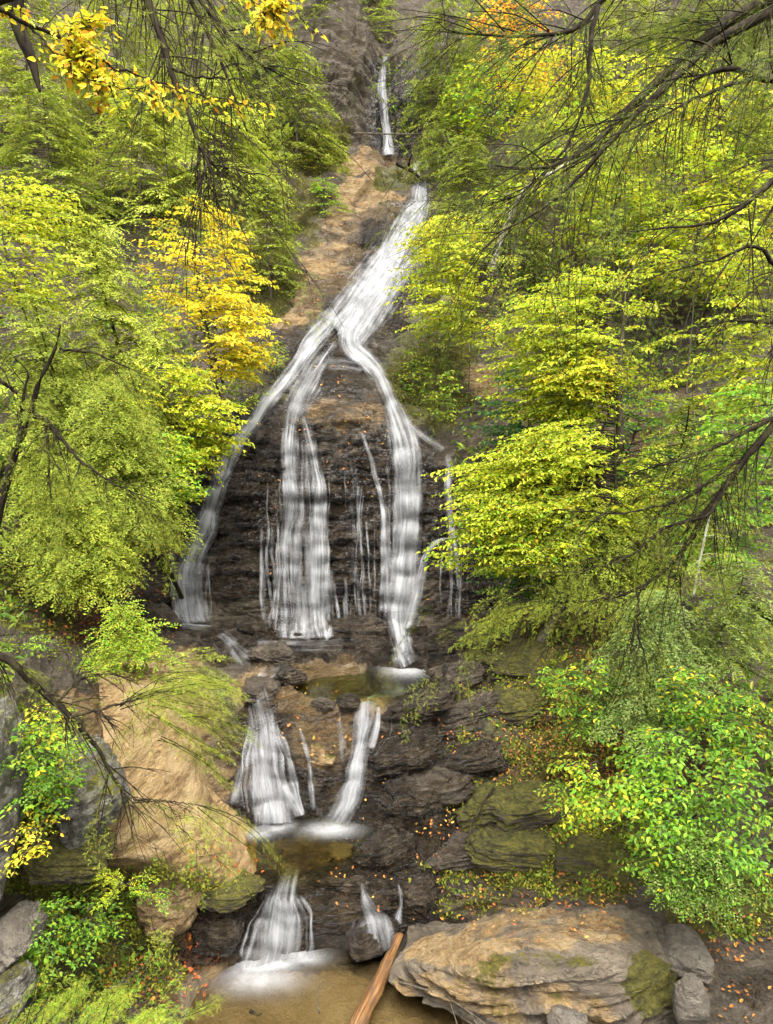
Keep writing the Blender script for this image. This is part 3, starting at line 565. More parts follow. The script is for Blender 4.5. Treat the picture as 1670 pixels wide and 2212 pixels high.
def tuck(net, low=False):
    net = np.array(net, float)
    for sl in (np.s_[:, -1], np.s_[-1, :], *((np.s_[0, :],) if low else ())): net[sl][..., 2] = np.maximum(net[sl][..., 2], depth(net[sl][..., 0], net[sl][..., 1], True) + .12)
    return net
def patch(name, label, net, mat, du=4, dv=4, thick=1.2, amp=(0.06, 0.05, 0.03), cat='rock', blur=0.3, masks=None, beddip=0.0, bed=0.16, low=False):
    P, U_, V_ = densify(tuck(net, low), du, dv, blur)
    N = gnormals(P); f_ = (N * (-P)).sum(-1) < 0; N[f_] *= -1
    bz = P[..., 2] + beddip * P[..., 0]
    q = np.stack([P[..., 0] * .8, P[..., 1] * .8, bz * 5], -1)
    steep = np.clip(1.15 - np.abs(N[..., 2]), 0.12, 1)
    dsp = steep * amp[1] * (1.5 * beds(P, bz, bed * 1.8, 1.2, 4, .4) + .9 * beds(P, bz, bed * .7, 2.2, 9, .3)) + amp[0] * fbm(P * 0.9 + 3, 3) + steep * amp[1] * (ridged(q * .8, 4, .55) + 1.2 * (((bz / bed + 1.2 * noise3(P * 1.3)) % 1) - .5)) + amp[2] * fbm(P * 4, 3)
    P = P + N * dsp[..., None]
    nr, nc = U_.shape; Fs = [gridfaces(nr, nc)]; Vs = [P.reshape(-1, 3)]
    idx = np.arange(nr * nc).reshape(nr, nc); ring = np.concatenate([idx[0], idx[1:, -1], idx[-1, -2::-1], idx[-2:0:-1, 0]])
    pr = P.reshape(-1, 3)[ring]; cen = P.reshape(-1, 3).mean(0)
    back = pr + np.array([0, thick, -0.15 * thick]) + 0.12 * (cen - pr)
    n = len(ring); a = np.arange(n); b = (a + 1) % n; o = nr * nc
    Fs.append(np.stack([ring[a], ring[b], o + b, o + a], -1)); Vs.append(back); Vs.append([cen + np.array([0, thick, -0.2])])
    T_ = np.stack([np.full(n, o + n), o + a, o + b], -1)
    at = None
    if masks:
        zz = np.zeros(n + 1); rg = 0.42 * fbm(P * 0.9 + 31, 5, .6); at = {}
        for k in ('tan', 'wet', 'moss', 'litter'): at[k] = np.concatenate([blobs(U_, V_, masks.get(k, []), rg).ravel(), zz])
    org = cen + np.array([0, thick * .5, 0]); V2 = np.concatenate(Vs) - org
    o_ = link(name, mesh_np(name, V2, [Fs[0], Fs[1], T_], mat, attrs=at, smooth=True)); o_.location = org; ROCKS.append(o_)
    return tag(o_, label, cat)

patch('rock_slab', 'large smooth ochre rock slab sloping down to the left of the middle cascade', [
  [(225,1880,8.0),(310,1905,8.3),(400,1930,8.7),(480,1945,9.0),(560,1950,9.3)],
  [(226,1850,7.6),(300,1868,7.95),(385,1885,8.35),(465,1898,8.75),(550,1912,9.2)],
  [(224,1790,7.7),(300,1800,8.05),(390,1806,8.55),(472,1818,8.98),(556,1872,9.35)],
  [(220,1680,8.05),(290,1690,8.4),(372,1700,8.9),(446,1740,9.3),(530,1808,9.65)],
  [(212,1570,8.55),(280,1580,8.9),(345,1590,9.3),(410,1640,9.7),(476,1732,10.0)],
  [(204,1480,9.1),(270,1475,9.5),(335,1472,9.9),(392,1505,10.2),(420,1610,10.35)],
  [(196,1430,10.2),(260,1425,10.5),(330,1422,10.8),(390,1440,11.0),(430,1510,11.2)]], RM['slab'], thick=0.8, amp=(0.09, 0.02, 0.010), beddip=0.6, low=True)
patch('layered_boulder', 'huge rounded boulder with layered mossy face beside the sandy pool', [
  [(835,2120,8.45),(935,2165,8.05),(1080,2235,7.6),(1250,2240,7.55),(1400,2240,7.5),(1462,2225,7.7)],
  [(838,2100,8.55),(945,2120,8.0),(1090,2150,7.62),(1250,2160,7.55),(1400,2150,7.5),(1475,2130,7.8)],
  [(845,2085,8.65),(950,2075,8.1),(1090,2068,7.75),(1250,2068,7.72),(1390,2078,7.72),(1490,2082,8.0)],
  [(858,2070,8.9),(960,2040,8.6),(1090,2020,8.35),(1250,2010,8.3),(1400,2030,8.3),(1500,2062,8.4)],
  [(880,2055,9.2),(990,2012,9.1),(1130,1972,9.05),(1280,1955,9.0),(1400,1968,8.95),(1498,2035,8.8)],
  [(900,2050,9.6),(1000,2005,9.6),(1140,1965,9.6),(1285,1948,9.55),(1400,1962,9.45),(1496,2030,9.1)]], RM['big'], du=3, dv=3, thick=0.9, amp=(0.05, 0.085, 0.025), beddip=-0.12, bed=0.15,
  masks=dict(tan=[(1150,2010,260,50,.55),(1000,2120,160,60,.6),(960,2060,130,40,.8),(1110,2150,150,60,.55),(1250,2180,120,40,.5)], moss=[(1400,2120,90,70,.85),(1060,2110,110,36,.5),(1180,2180,180,60,.4),(1200,2080,160,20,.5)], wet=[(1150,2130,160,30,.3)]))
rock('broad dark wet boulder split by water under the middle of the fan', 762, 1376, 170, 66, 3, 'wet', depth_m=1.5, Y=15.4, block=3.2)
rock('flat black ledge block above the green pool', 700, 1428, 130, 52, 4, 'wet', depth_m=1.2, Y=14.4, block=3.6)
rock('squarish black ledge block between fan and green pool', 792, 1420, 100, 62, 5, 'wet', depth_m=1.1, Y=14.6, block=3.4)
rock('small rounded dark rock right of the left veil of the fan', 548, 1357, 76, 40, 6, 'wet', Y=15.5)
rock('reddish wet rock touching the left veil foot', 490, 1350, 50, 26, 7, 'damp', Y=15.6)
rock('tilted reddish brown block left of the fan foot', 338, 1352, 90, 66, 8, 'damp', rz=-20, tilt=(0, 30), Y=14.6, block=3.5)
rock('low dark rock in front of the left veil foot', 388, 1386, 86, 34, 9, 'wet', Y=14.8)
rock('rounded dark rock beside the left runnel', 458, 1380, 60, 34, 10, 'wet', Y=14.9)
rock('large dark wet boulder right of the fan foot', 950, 1410, 140, 64, 11, 'wet', tilt=(0, -12), Y=14.5, depth_m=1.4)
rock('round brown stone right of the fan foot', 1008, 1386, 50, 34, 12, 'damp', Y=14.6)
rock('dark upright rock leaning beside the round brown stone', 1052, 1378, 66, 60, 13, 'damp', tilt=(0, -35), Y=14.6, block=3.2)
rock('small dark rock among leaves below the leaning trunk', 1112, 1368, 60, 40, 14, 'moss', Y=14.5)
rock('brown ledge stone left of the spout of the middle step', 700, 1528, 66, 30, 15, 'damp', Y=11.7)
rock('mossy dark stone behind the spout of the middle step', 752, 1522, 56, 36, 16, 'wet', Y=11.75)
rock('golden wet block between the two middle cascades', 698, 1640, 80, 70, 17, 'cream', Y=11.2, depth_m=.8, block=3.3, sink=.4)
rock('dark block below the golden one between the middle cascades', 672, 1700, 70, 60, 18, 'wet', Y=11.0, depth_m=.7, sink=.4)
rock('brown wet boulder with water running over it by the log top', 792, 2052, 96, 70, 19, 'wet', Y=9.05, depth_m=.6)
rock('dark wet rock between the two lower cascades', 700, 1985, 110, 70, 20, 'wet', Y=9.4, depth_m=.7, sink=.45)
rock('flat dark ledge above the lower cascades', 740, 1925, 190, 46, 21, 'wet', Y=9.5, depth_m=.8, block=3.4, sink=.4)
rock('mossy ledge with plants above the leaf covered bank', 1150, 1462, 210, 80, 22, 'moss', Y=12.7, depth_m=1.5, block=3.4, rz=8, sink=.6)
rock('mossy ledge with dark hollow under it on the right bank', 1165, 1790, 220, 70, 23, 'moss', Y=9.9, depth_m=1.2, block=3.4, tilt=(0, -8), sink=.6)
rock('long mossy ledge above the layered boulder', 1150, 1880, 300, 60, 24, 'moss', Y=9.5, depth_m=1.1, block=3.6, tilt=(0, 4), sink=.6)
rock('grey ledge with moss rim right of the small lower cascade', 1010, 1950, 160, 44, 25, 'damp', Y=9.5, depth_m=.9, block=3.6, sink=.6)
rock('dark layered ledge right of the green pool', 985, 1490, 190, 46, 26, 'damp', Y=12.8, depth_m=1.3, block=3.6, tilt=(0, -14), sink=.6)
rock('dark layered ledge right of the middle spout', 960, 1590, 210, 50, 27, 'damp', Y=11.7, depth_m=1.2, block=3.6, tilt=(0, -12), sink=.6)
rock('mossy block under the drooping hemlock spray on the bank', 1120, 1560, 170, 60, 28, 'moss', Y=11.8, depth_m=1.1, block=3.2, tilt=(0, -8), sink=.6)
rock('dark bulging ledge low on the right bank', 900, 1760, 170, 70, 29, 'wet', Y=10.4, depth_m=.9, block=3.0, sink=.5)
rock('mossy overhang below the broad leaved shrub', 1330, 1920, 240, 90, 30, 'moss', Y=9.1, depth_m=1.2, block=3.2, sink=.6)
rock('pale oval stone lying at the bottom edge', 1226, 2203, 88, 42, 31, 'stone', Y=7.35, depth_m=.35, rough=.06, layers=.02, sink=0, block=2.2)
rock('upright pale stone standing right of the layered boulder', 1497, 2178, 76, 112, 32, 'stone', Y=7.3, depth_m=.4, rough=.1, layers=.04, sink=.2)
rock('flat pale grey bedrock step at the lower right', 1500, 2100, 110, 60, 33, 'stone', Y=7.9, depth_m=.8, block=3.4, rough=.1, layers=.05, sink=.4)
rock('grey lichen covered boulder with plants at the left of the ochre slab', 150, 1772, 165, 215, 34, 'lichen', Y=7.2, depth_m=1.3, sink=.45, rz=15, block=3.0)
rock('tall grey green rock wall along the left edge', -125, 1800, 190, 460, 35, 'lichen', Y=5.8, depth_m=1.4, sink=.3, block=3.2)
rock('tan rock in the lower left corner', 5, 2062, 100, 100, 36, 'stone', Y=6.0, depth_m=.8, tilt=(0, 25), block=3.0)
rock('grey rock at the very bottom left corner', -10, 2190, 90, 100, 37, 'lichen', Y=5.5, depth_m=.7)
rock('cream crusted outcrop below the ochre slab', 345, 1985, 140, 130, 38, 'cream', Y=8.2, depth_m=1.0, layers=.16, sink=.45, block=3.0)
rock('wet dark rock strewn with red leaves beside the sandy pool', 455, 2030, 130, 120, 39, 'wet', Y=8.75, depth_m=.8, sink=.4)
rock('layered dark ledge under the ochre slab', 470, 1935, 190, 50, 40, 'moss', Y=8.9, depth_m=.8, block=3.6, tilt=(0, 8))
rock('mossy roof rock over the dark hollow at the left', 120, 1880, 200, 60, 41, 'moss', Y=7.0, depth_m=1.0, block=3.2, tilt=(0, 14))

for (u, v, w, h, sd, mt, tl, lab) in [
    (905, 1530, 190, 40, 51, 'wet', -13, 'dark wet slab step just right of the middle spout top'),
    (1010, 1545, 180, 38, 52, 'damp', -15, 'brown slab step below the dark layered ledge of the right bank'),
    (880, 1640, 170, 44, 53, 'wet', -14, 'shining wet slab right of the middle spout foot'),
    (1000, 1655, 210, 46, 54, 'wet', -13, 'long wet slab halfway down the right bank'),
    (930, 1705, 200, 40, 55, 'damp', -11, 'brown wet slab under the long wet one on the right bank'),
    (1060, 1745, 170, 42, 56, 'moss', -12, 'moss edged slab left of the mossy ledge with the hollow'),
    (830, 1845, 150, 50, 57, 'wet', -8, 'black wet slab right of the middle pool'),
    (960, 1850, 200, 46, 58, 'damp', -10, 'grey brown slab above the grey ledge with moss rim'),
    (880, 1935, 150, 44, 59, 'wet', -8, 'wet slab step above the log top'),
    (585, 1420, 110, 30, 60, 'damp', 4, 'flat brown stone in the shallow water under the fan'),
    (620, 1465, 90, 26, 61, 'wet', 3, 'low dark stone left of the green pool'),
    (560, 1500, 80, 30, 62, 'damp', 6, 'brown stone at the head of the left middle cascade')]:
    rock(lab, u, v, w, h * 1.4, sd, mt, tilt=(0, tl), depth_m=1.0, block=3.8, layers=.2, sink=.14)

def tube(pts, rad, sides=7, wob=0.0, seed=0):
    """tapered tube along a polyline; closed at both ends"""
    P = np.array(pts, float); n = len(P); r = np.array(rad, float) * np.ones(n)
    t = np.gradient(P, axis=0); t /= np.linalg.norm(t, axis=1)[:, None] + 1e-9
    up = np.where(np.abs(t[:, 2:3]) > .9, [[1.0, 0, 0]], [[0, 0, 1.0]])
    a = np.cross(t, up); a /= np.linalg.norm(a, axis=1)[:, None] + 1e-9; b = np.cross(t, a)
    th = np.linspace(0, 2 * np.pi, sides + 1)[:-1]
    k = np.ones((n, sides)) if not wob else 1 + wob * np.random.RandomState(seed).uniform(-1, 1, (n, sides))
    V_ = P[:, None] + (np.cos(th)[None, :, None] * a[:, None] + np.sin(th)[None, :, None] * b[:, None]) * (r[:, None] * k)[..., None]
    i = np.arange(n * sides).reshape(n, sides); j = np.roll(i, -1, 1)
    F_ = np.stack([i[:-1], j[:-1], j[1:], i[1:]], -1).reshape(-1, 4)
    V_ = np.concatenate([V_.reshape(-1, 3), P[:1], P[-1:]]); c0, c1 = n * sides, n * sides + 1
    T_ = np.concatenate([np.stack([np.full(sides, c0), j[0], i[0]], -1), np.stack([np.full(sides, c1), i[-1], j[-1]], -1)])
    return V_, F_, T_
def curve(pts, n=14):
    """smooth curve through points (last column may be a radius)"""
    P = np.array(pts, float); m = len(P); s = np.concatenate([[0], np.cumsum(np.linalg.norm(np.diff(P[:, :3], axis=0), axis=1))]); t = np.linspace(0, s[-1], n)
    Q = np.stack([np.interp(t, s, P[:, k]) for k in range(P.shape[1])], -1)
    return smooth1(Q, 2, 0) if m > 2 else Q
class Tubes:
    def __init__(s): s.V, s.Q, s.T, s.o = [], [], [], 0
    def add(s, pts, rad, sides=6, **kw):
        V_, F_, T_ = tube(pts, rad, sides, **kw); s.V.append(V_); s.Q.append(F_ + s.o); s.T.append(T_ + s.o); s.o += len(V_)
    def mesh(s, name, mat): return mesh_np(name, np.concatenate(s.V), [np.concatenate(s.Q), np.concatenate(s.T)], mat, smooth=True)

# the log
lm = NT('stripped wet log'); co = lm.n('ShaderNodeTexCoord').outputs['UV']
g1 = lm.noise(lm.map(co, (26, 1.6, 1)), 1, 6, .6, .4); g2 = lm.noise(lm.map(co, (6, 3, 1)), 1, 5, .6)
lc = lm.ramp(g1, [(.32, (.05, .022, .008)), (.48, (.13, .062, .022)), (.62, (.26, .13, .04)), (.75, (.15, .07, .024))]); lc = lm.mix(lm.ramp(g2, [(.5, 0), (.6, .7)]), lc, (.06, .035, .018))
lb = lm.n('ShaderNodeBsdfPrincipled'); lm.l(lc, lb.inputs['Base Color']); lb.inputs['Roughness'].default_value = .5; lm.l(lm.bump(g1, .8, .02), lb.inputs['Normal']); lm.l(lb.outputs[0], lm.out.inputs[0])
a_, b_ = W(866, 2040, 9.35), W(762, 2260, 7.75); a_[2] += .12; b_[2] = ZP0 + .06
pl = curve([a_, a_ * .6 + b_ * .4 + [.02, 0, .02], a_ * .25 + b_ * .75, b_ + (b_ - a_) * .15], 40)
V_, F_, T_ = tube(pl, .085 + .025 * np.linspace(0, 1, 40) + .008 * np.sin(np.arange(40) * .7), 20, .05, 3)
luv = np.zeros((len(V_), 2)); luv[:800, 0] = np.tile(np.linspace(0, 1, 21)[:-1], 40); luv[:800, 1] = np.repeat(np.linspace(0, 1.7, 40), 20)
o = link('log', mesh_np('log', V_ - pl[20], [F_, T_], lm.m, uv=luv, smooth=True)); o.location = pl[20]
tag(o, 'orange brown stripped log leaning into the sandy pool', 'log')
def stick(label, pts, r, mat='barkg', name='dead_branch', subs=0, seed=1):
    rg = np.random.RandomState(seed); tb = Tubes(); c = curve([W(*p) for p in pts], 24)
    tb.add(c, np.linspace(r, r * .35, 24), 6, wob=.1, seed=seed); L = np.linalg.norm(c[-1] - c[0])
    for _ in range(subs):
        k = rg.randint(5, 22); d = (c[min(k + 2, 23)] - c[k]); d /= np.linalg.norm(d); d = d + rg.normal(size=3) * .6; e = c[k] + d * L * rg.uniform(.12, .35)
        tb.add(curve([c[k], (c[k] + e) / 2 + rg.normal(size=3) * .03 * L, e], 8), np.linspace(r * .5, r * .15, 8), 5)
    me = tb.mesh(name, M[mat]); o = link(name, me); tag(o, label, 'branch'); return o
stick('thin pale dead branch lying across the top plunge', [(760,288,26.2),(830,289,26.0),(880,290,26.1),(960,284,26.4)], .032, 'barkg', subs=2)
stick('curled pale twig below the branch across the top plunge', [(838,300,26.0),(842,318,25.9),(865,316,26),(905,306,26.2)], .02, 'barkg')
stick('dark fallen branch wedged beside the head of the slanting chute', [(858,352,25.6),(895,372,24.9),(915,392,24.6)], .10, 'bark', subs=1)
stick('dark bent dead branch lying on the right bank rocks', [(1070,1700,10.6),(1040,1740,10.4),(1015,1790,10.1),(1010,1840,9.9)], .025, 'bark', subs=2, seed=4)
stick('bare twiggy branch lying over the foot of the layered boulder', [(860,2120,8.3),(960,2150,7.85),(1020,2190,7.45),(1070,2230,7.2)], .018, 'barkg', subs=7, seed=6)
stick('thin dead twigs on the mossy ground at the lower left', [(220,2145,7.2),(270,2120,7.4),(300,2090,7.6)], .014, 'barkg', subs=5, seed=8)
stick('small dark stick lying on the sandy pool bed', [(540,2184,8.12),(556,2192,8.05),(566,2190,8.02)], .025, 'bark')
stick('thin forked twig standing in the sandy pool', [(690,2190,8.0),(684,2150,8.25),(700,2120,8.4)], .012, 'barkg', subs=3, seed=3)

# ------------------------------------------------------------------ foliage tools
PAL = dict(
    lime=[(.45,.53,.014,4),(.54,.58,.014,4),(.32,.47,.014,3),(.62,.56,.012,1),(.66,.42,.01,.2)],
    limey=[(.56,.60,.014,4),(.48,.56,.014,3),(.60,.58,.012,2),(.70,.46,.01,.3)],
    yellow=[(.88,.72,.01,4),(.88,.62,.01,2.2),(.80,.74,.012,3),(.84,.44,.01,.4)],
    orange=[(.84,.42,.01,3),(.80,.54,.015,2),(.74,.27,.012,1)],
    green=[(.13,.30,.022,4),(.18,.37,.024,4),(.25,.42,.02,2),(.50,.46,.01,.3)],
    fresh=[(.20,.43,.024,4),(.27,.50,.022,4),(.38,.56,.02,3),(.74,.55,.01,.45)],
    teal=[(.06,.18,.04,4),(.08,.23,.045,3),(.13,.28,.04,1)],
    hem=[(.20,.26,.02,4),(.27,.33,.024,4),(.33,.38,.03,2),(.40,.37,.04,.4)],
    hemy=[(.33,.40,.028,4),(.42,.47,.03,4),(.50,.52,.05,2),(.25,.33,.024,2)],
    hemd=[(.07,.11,.014,4),(.10,.15,.018,4),(.15,.20,.022,2)],
    hemg=[(.21,.30,.06,4),(.28,.37,.085,3),(.35,.42,.11,2),(.15,.23,.045,2)],
    rust=[(.50,.18,.02,3),(.44,.25,.03,2),(.38,.31,.03,2)])
def pick(pal, n, rg, jit=.13):
    p = PAL[pal] if isinstance(pal, str) else sum(([(r, g, b, w * k) for r, g, b, w in PAL[q]] for q, k in pal), [])
    p = np.array(p); i = rg.choice(len(p), n, p=p[:, 3] / p[:, 3].sum())
    c_ = p[i, :3] * .92; g_ = c_.mean(1, keepdims=True); c_ = c_ + (g_ - c_) * .06
    return c_ * (1 + jit * rg.normal(size=(n, 1))).clip(.5, 1.6) * (1 + .05 * rg.normal(size=(n, 3)))
def unit(a): return a / (np.linalg.norm(a, axis=-1, keepdims=True) + 1e-9)
class Crown:
    """collects leaf placements and fine twigs, then one mesh"""
    def __init__(s): s.b, s.d, s.n, s.l, s.w, s.c, s.tw = [], [], [], [], [], [], Tubes()
    def add(s, b, d, n, l, w, c): s.b.append(b); s.d.append(d); s.n.append(n); s.l.append(l); s.w.append(w); s.c.append(c)
    def count(s): return sum(map(len, s.l))
    def mesh(s, name, mat, broad, twig_mat=None):
        b, d, n, l, w, c = (np.concatenate(x) for x in (s.b, s.d, s.n, s.l, s.w, s.c))
        d = unit(d); sd = unit(np.cross(d, n)); n = np.cross(sd, d); L = l[:, None]; Wd = w[:, None] / 2; N = len(b)
        if broad:
            f = .22 * Wd * 2
            v = np.stack([b, b + d * L * .33 + sd * Wd * .95 + n * f, b + d * L * .72 + sd * Wd * .72 + n * f * .6, b + d * L - n * L * .10,
                          b + d * L * .72 - sd * Wd * .72 + n * f * .6, b + d * L * .33 - sd * Wd * .95 + n * f], 1).reshape(-1, 3)
            k = np.arange(N)[:, None] * 6; F_ = np.concatenate([k + [0, 1, 2, 3], k + [0, 3, 4, 5]]); C_ = np.repeat(c, 6, 0)
        else:
            v = np.stack([b, b + d * L * .45 + sd * Wd, b + d * L, b + d * L * .45 - sd * Wd], 1).reshape(-1, 3)
            F_ = np.arange(N * 4).reshape(N, 4); C_ = np.repeat(c, 4, 0)
        Fs = [F_]; mi = [np.zeros(len(F_))]; sm = [np.zeros(len(F_), bool)]
        if s.tw.o:
            o = len(v); v = np.concatenate([v] + s.tw.V); C_ = np.concatenate([C_, np.full((s.tw.o, 3), .05)])
            for q in (np.concatenate(s.tw.Q), np.concatenate(s.tw.T)): Fs.append(q + o); mi.append(np.ones(len(q))); sm.append(np.ones(len(q), bool))
        return mesh_np(name, v, Fs, [M[mat], M[twig_mat or 'bark']], mat_idx=np.concatenate(mi), cols=C_, smooth=np.concatenate(sm))
def spray(cr, kind, P0, P1, width, rg, pal, size=1.0, droop=.15, dens=1.0, start=.15, twig_r=.006, nup=None, fine=False, tip_pal=None):
    P0 = np.array(P0, float); P1 = np.array(P1, float); A = P1 - P0; L = np.linalg.norm(A) + 1e-6
    up = np.array([0, 0, 1.0]) + rg.normal(size=3) * (.18 if kind == 'b' else .25) if nup is None else np.array(nup, float)
    bow = rg.normal(size=3) * .05 * L
    ax = lambda t: P0 + A * t[:, None] + np.array([0, 0, -1.0]) * (droop * L) * (t ** 2)[:, None] + bow * (np.sin(np.pi * t))[:, None]
    T_ = lambda t: unit(A[None] + np.array([0, 0, -2.0]) * (droop * L) * t[:, None])
    sp_tw = (.085 if kind == 'b' else .055) * size / dens ** .5
    nt = max(5, int(L * (1 - start) / sp_tw)); t = start + (1 - start) * (np.arange(nt) + rg.uniform(0, .8, nt)) / nt; t = np.append(t.clip(0, .995), 1.0); nt += 1
    base = ax(t); T = T_(t); S = unit(np.cross(T, up)); N = np.cross(S, T)
    sg = np.where(np.arange(nt) % 2, 1.0, -1.0); sg[-1] = 0
    ang = R(62) - R(28) * t + rg.normal(size=nt) * .15
    D = unit(T * np.cos(ang)[:, None] + S * (sg * np.sin(ang))[:, None] + rg.normal(size=(nt, 3)) * .10); D[-1] = T[-1]
    prof = np.clip(1.15 * np.sin(np.pi * (t * .78 + .16)), .15, 1); tl = width * prof * rg.uniform(.65, 1.2, nt); tl[-1] = width * .45
    sp_el = (.058 if kind == 'b' else .024) * size / dens ** .5
    m = max(3, int(width * 1.2 / sp_el)); k = np.arange(m); s_ = (k[None] + rg.uniform(.1, .9, (nt, m))) * sp_el; ok = s_ < tl[:, None]
    tdro = .22 if kind == 'b' else .30
    pos = base[:, None] + D[:, None] * s_[..., None] + np.array([0, 0, -1.0]) * (tdro * s_ ** 2 / (width + .05))[..., None]
    es = np.where((k[None] + np.arange(nt)[:, None]) % 2, 1.0, -1.0) * np.ones((nt, m))
    bn = unit(np.cross(D, N)); b_ = R(48) + rg.normal(size=(nt, m)) * .28
    E = D[:, None] * np.cos(b_)[..., None] + bn[:, None] * (es * np.sin(b_))[..., None]
    E = E + rg.normal(size=E.shape) * (.22 if kind == 'b' else .16); E[..., 2] -= .30 if kind == 'b' else .12
    NN = N[:, None] + rg.normal(size=E.shape) * (.45 if kind == 'b' else .35)
    frac = s_ / tl[:, None]
    pos, E, NN, frac = pos[ok], unit(E[ok]), NN[ok], frac[ok]; n = len(pos)
    if kind == 'b':
        el = .085 * size * rg.uniform(.45, 1.3, n); ew = el * rg.uniform(.48, .62, n)
    else:
        el = .088 * size * (1.05 - .55 * frac) * rg.uniform(.7, 1.25, n); ew = (.024 if not fine else .010) * size * rg.uniform(.8, 1.2, n)
    c = pick(pal, n, rg) * np.clip(rg.normal(1, .17), .6, 1.4)
    if tip_pal is not None:
        tt = np.broadcast_to(t[:, None], ok.shape)[ok]; use = rg.uniform(size=n) < (tt - .45) * 1.6; c[use] = pick(tip_pal, int(use.sum()), rg)
    if kind == 'h' and fine:      # each twiglet carries its own needles
        q = 7; f = (np.arange(q) + .5) / q; sd = unit(np.cross(E, NN)); sgn = np.where(np.arange(q) % 2, 1, -1)
        pb = pos[:, None] + E[:, None] * (el[:, None] * f)[..., None]
        dd = E[:, None] * .6 + sd[:, None] * (sgn[None, :, None] * .8) + rg.normal(size=pb.shape) * .15
        cr.add(pb.reshape(-1, 3), dd.reshape(-1, 3), np.repeat(NN, q, 0), np.repeat(el, q) * .30 * rg.uniform(.8, 1.2, n * q), np.full(n * q, .0042 * size), np.repeat(c, q, 0) * rg.uniform(.85, 1.15, (n * q, 1)))
        cr.add(pos, E, NN, el, np.full(n, .004 * size), c * .7)
    else: cr.add(pos, E, NN, el, ew, c)
    # twigs
    tt = np.linspace(0, 1, 9); cr.tw.add(ax(tt), twig_r * (1.1 - tt * .9) * max(.6, L) ** .5, 4)
    for i in range(0, nt - 1, 3 if kind == 'b' else 6):
        e = np.array([0, .5, 1.0]) * tl[i]; cr.tw.add(base[i] + D[i] * e[:, None] + np.array([0, 0, -1.0]) * (tdro * e ** 2 / (width + .05))[:, None], twig_r * np.array([.5, .38, .2]), 3)

_seed = [100]
def RG(): _seed[0] += 1; return np.random.RandomState(_seed[0])
def finish(root, cr, broad, mat, twig='bark'):
    part('crown', cr.mesh('crown', mat, broad, twig), root)
def auto_tree(kind, name, label, cat, u, v, Y, ru, rv, n, pal, size=1.0, width=.5, dens=1.0, group=None, trunk_du=0, trunk_r=.06, bark='barkg', droop=.18, tip=None, fine=False, lean=0.0, flat=.75, face=None, base_v=None, trunk_top=.9):
    """a tree whose crown fills an ellipse seen around (u, v) at distance Y; its trunk stands on the ground below"""
    rg = RG(); c = W(u, v, Y); s = Y / (cp - (v - 1106) / F * sp) / F; rx, rz, ry = ru * s, rv * s, max(.5, ru * s * flat)
    tx = c[0] + trunk_du * s; gz = ground_z(tx, c[1]); zt = c[2] + rz * trunk_top
    zb = min(max(gz, c[2] - rz - 4.5), c[2] - rz * .55) if base_v is None else float(W(u + trunk_du, base_v, Y)[2])
    by = 0.0
    if base_v is None and Y < 17:            # rooted in the slope behind the crown
        for t_ in np.arange(.2, 6, .15):
            if ground_z(tx, c[1] + .75 * t_) >= c[2] - .66 * t_: by = .75 * t_ + .1; zb = min(c[2] - .66 * t_ - .05, zt - .3); break
    root = empty(name, (tx + lean, c[1] + by, zb)); tag(root, label, cat, group)
    zz = np.linspace(0, 1, 14); tr = np.stack([tx + lean * (1 - zz) + .05 * np.sin(zz * 5 + u), c[1] + by * (1 - zz) ** 1.5 + .05 * np.cos(zz * 4 + v), zb - .25 + (zt - zb + .25) * zz], -1)
    tb = Tubes(); tb.add(tr, trunk_r * (.75 if Y < 17 else .42) * (1.15 - zz * .98), 8, wob=.08, seed=int(u)); part('trunk', tb.mesh('trunk', M[bark]), root)
    def trunk_at(z): f = np.clip((z - zb) / (zt - zb), 0, 1); return np.array([np.interp(f, zz, tr[:, i]) for i in range(3)])
    cr = Crown(); ga = 2.39996
    n = int(n * (1.5 if kind == 'h' else 1.25))
    for i in range(n):
        h = -1 + 2 * (i + rg.uniform(.2, .8)) / n; th = i * ga + rg.normal() * .3
        if face is not None and rg.uniform() < .55: th = face + rg.normal() * .7
        if kind == 'b':
            pr = math.sqrt(max(.06, 1 - (abs(h)) ** 2.2)) * rg.uniform(.6, 1.08)
            P1 = c + np.array([rx * math.cos(th) * pr, ry * math.sin(th) * pr, rz * h + .06 * rz * rg.normal()])
        else:
            pr = (.18 + .82 * (1 - (h + 1) / 2) ** .8) * rg.uniform(.7, 1.1) if h > -.6 else rg.uniform(.7, 1.05)
            P1 = c + np.array([rx * math.cos(th) * pr, ry * math.sin(th) * pr, rz * h])
        hl = math.hypot(*(P1 - c)[:2]); P0 = trunk_at(P1[2] - (.28 if kind == 'b' else -.12) * hl)
        L = np.linalg.norm(P1 - P0)
        spray(cr, kind, P0, P1, min(width, .25 + .5 * L) * rg.uniform(.75, 1.2), rg, pal, size, droop, dens, start=.25 if L > 1 else .1, twig_r=.004 + .004 * size, tip_pal=tip, fine=fine)
    finish(root, cr, kind == 'b', 'leaf' if kind == 'b' else 'needle', bark); return root

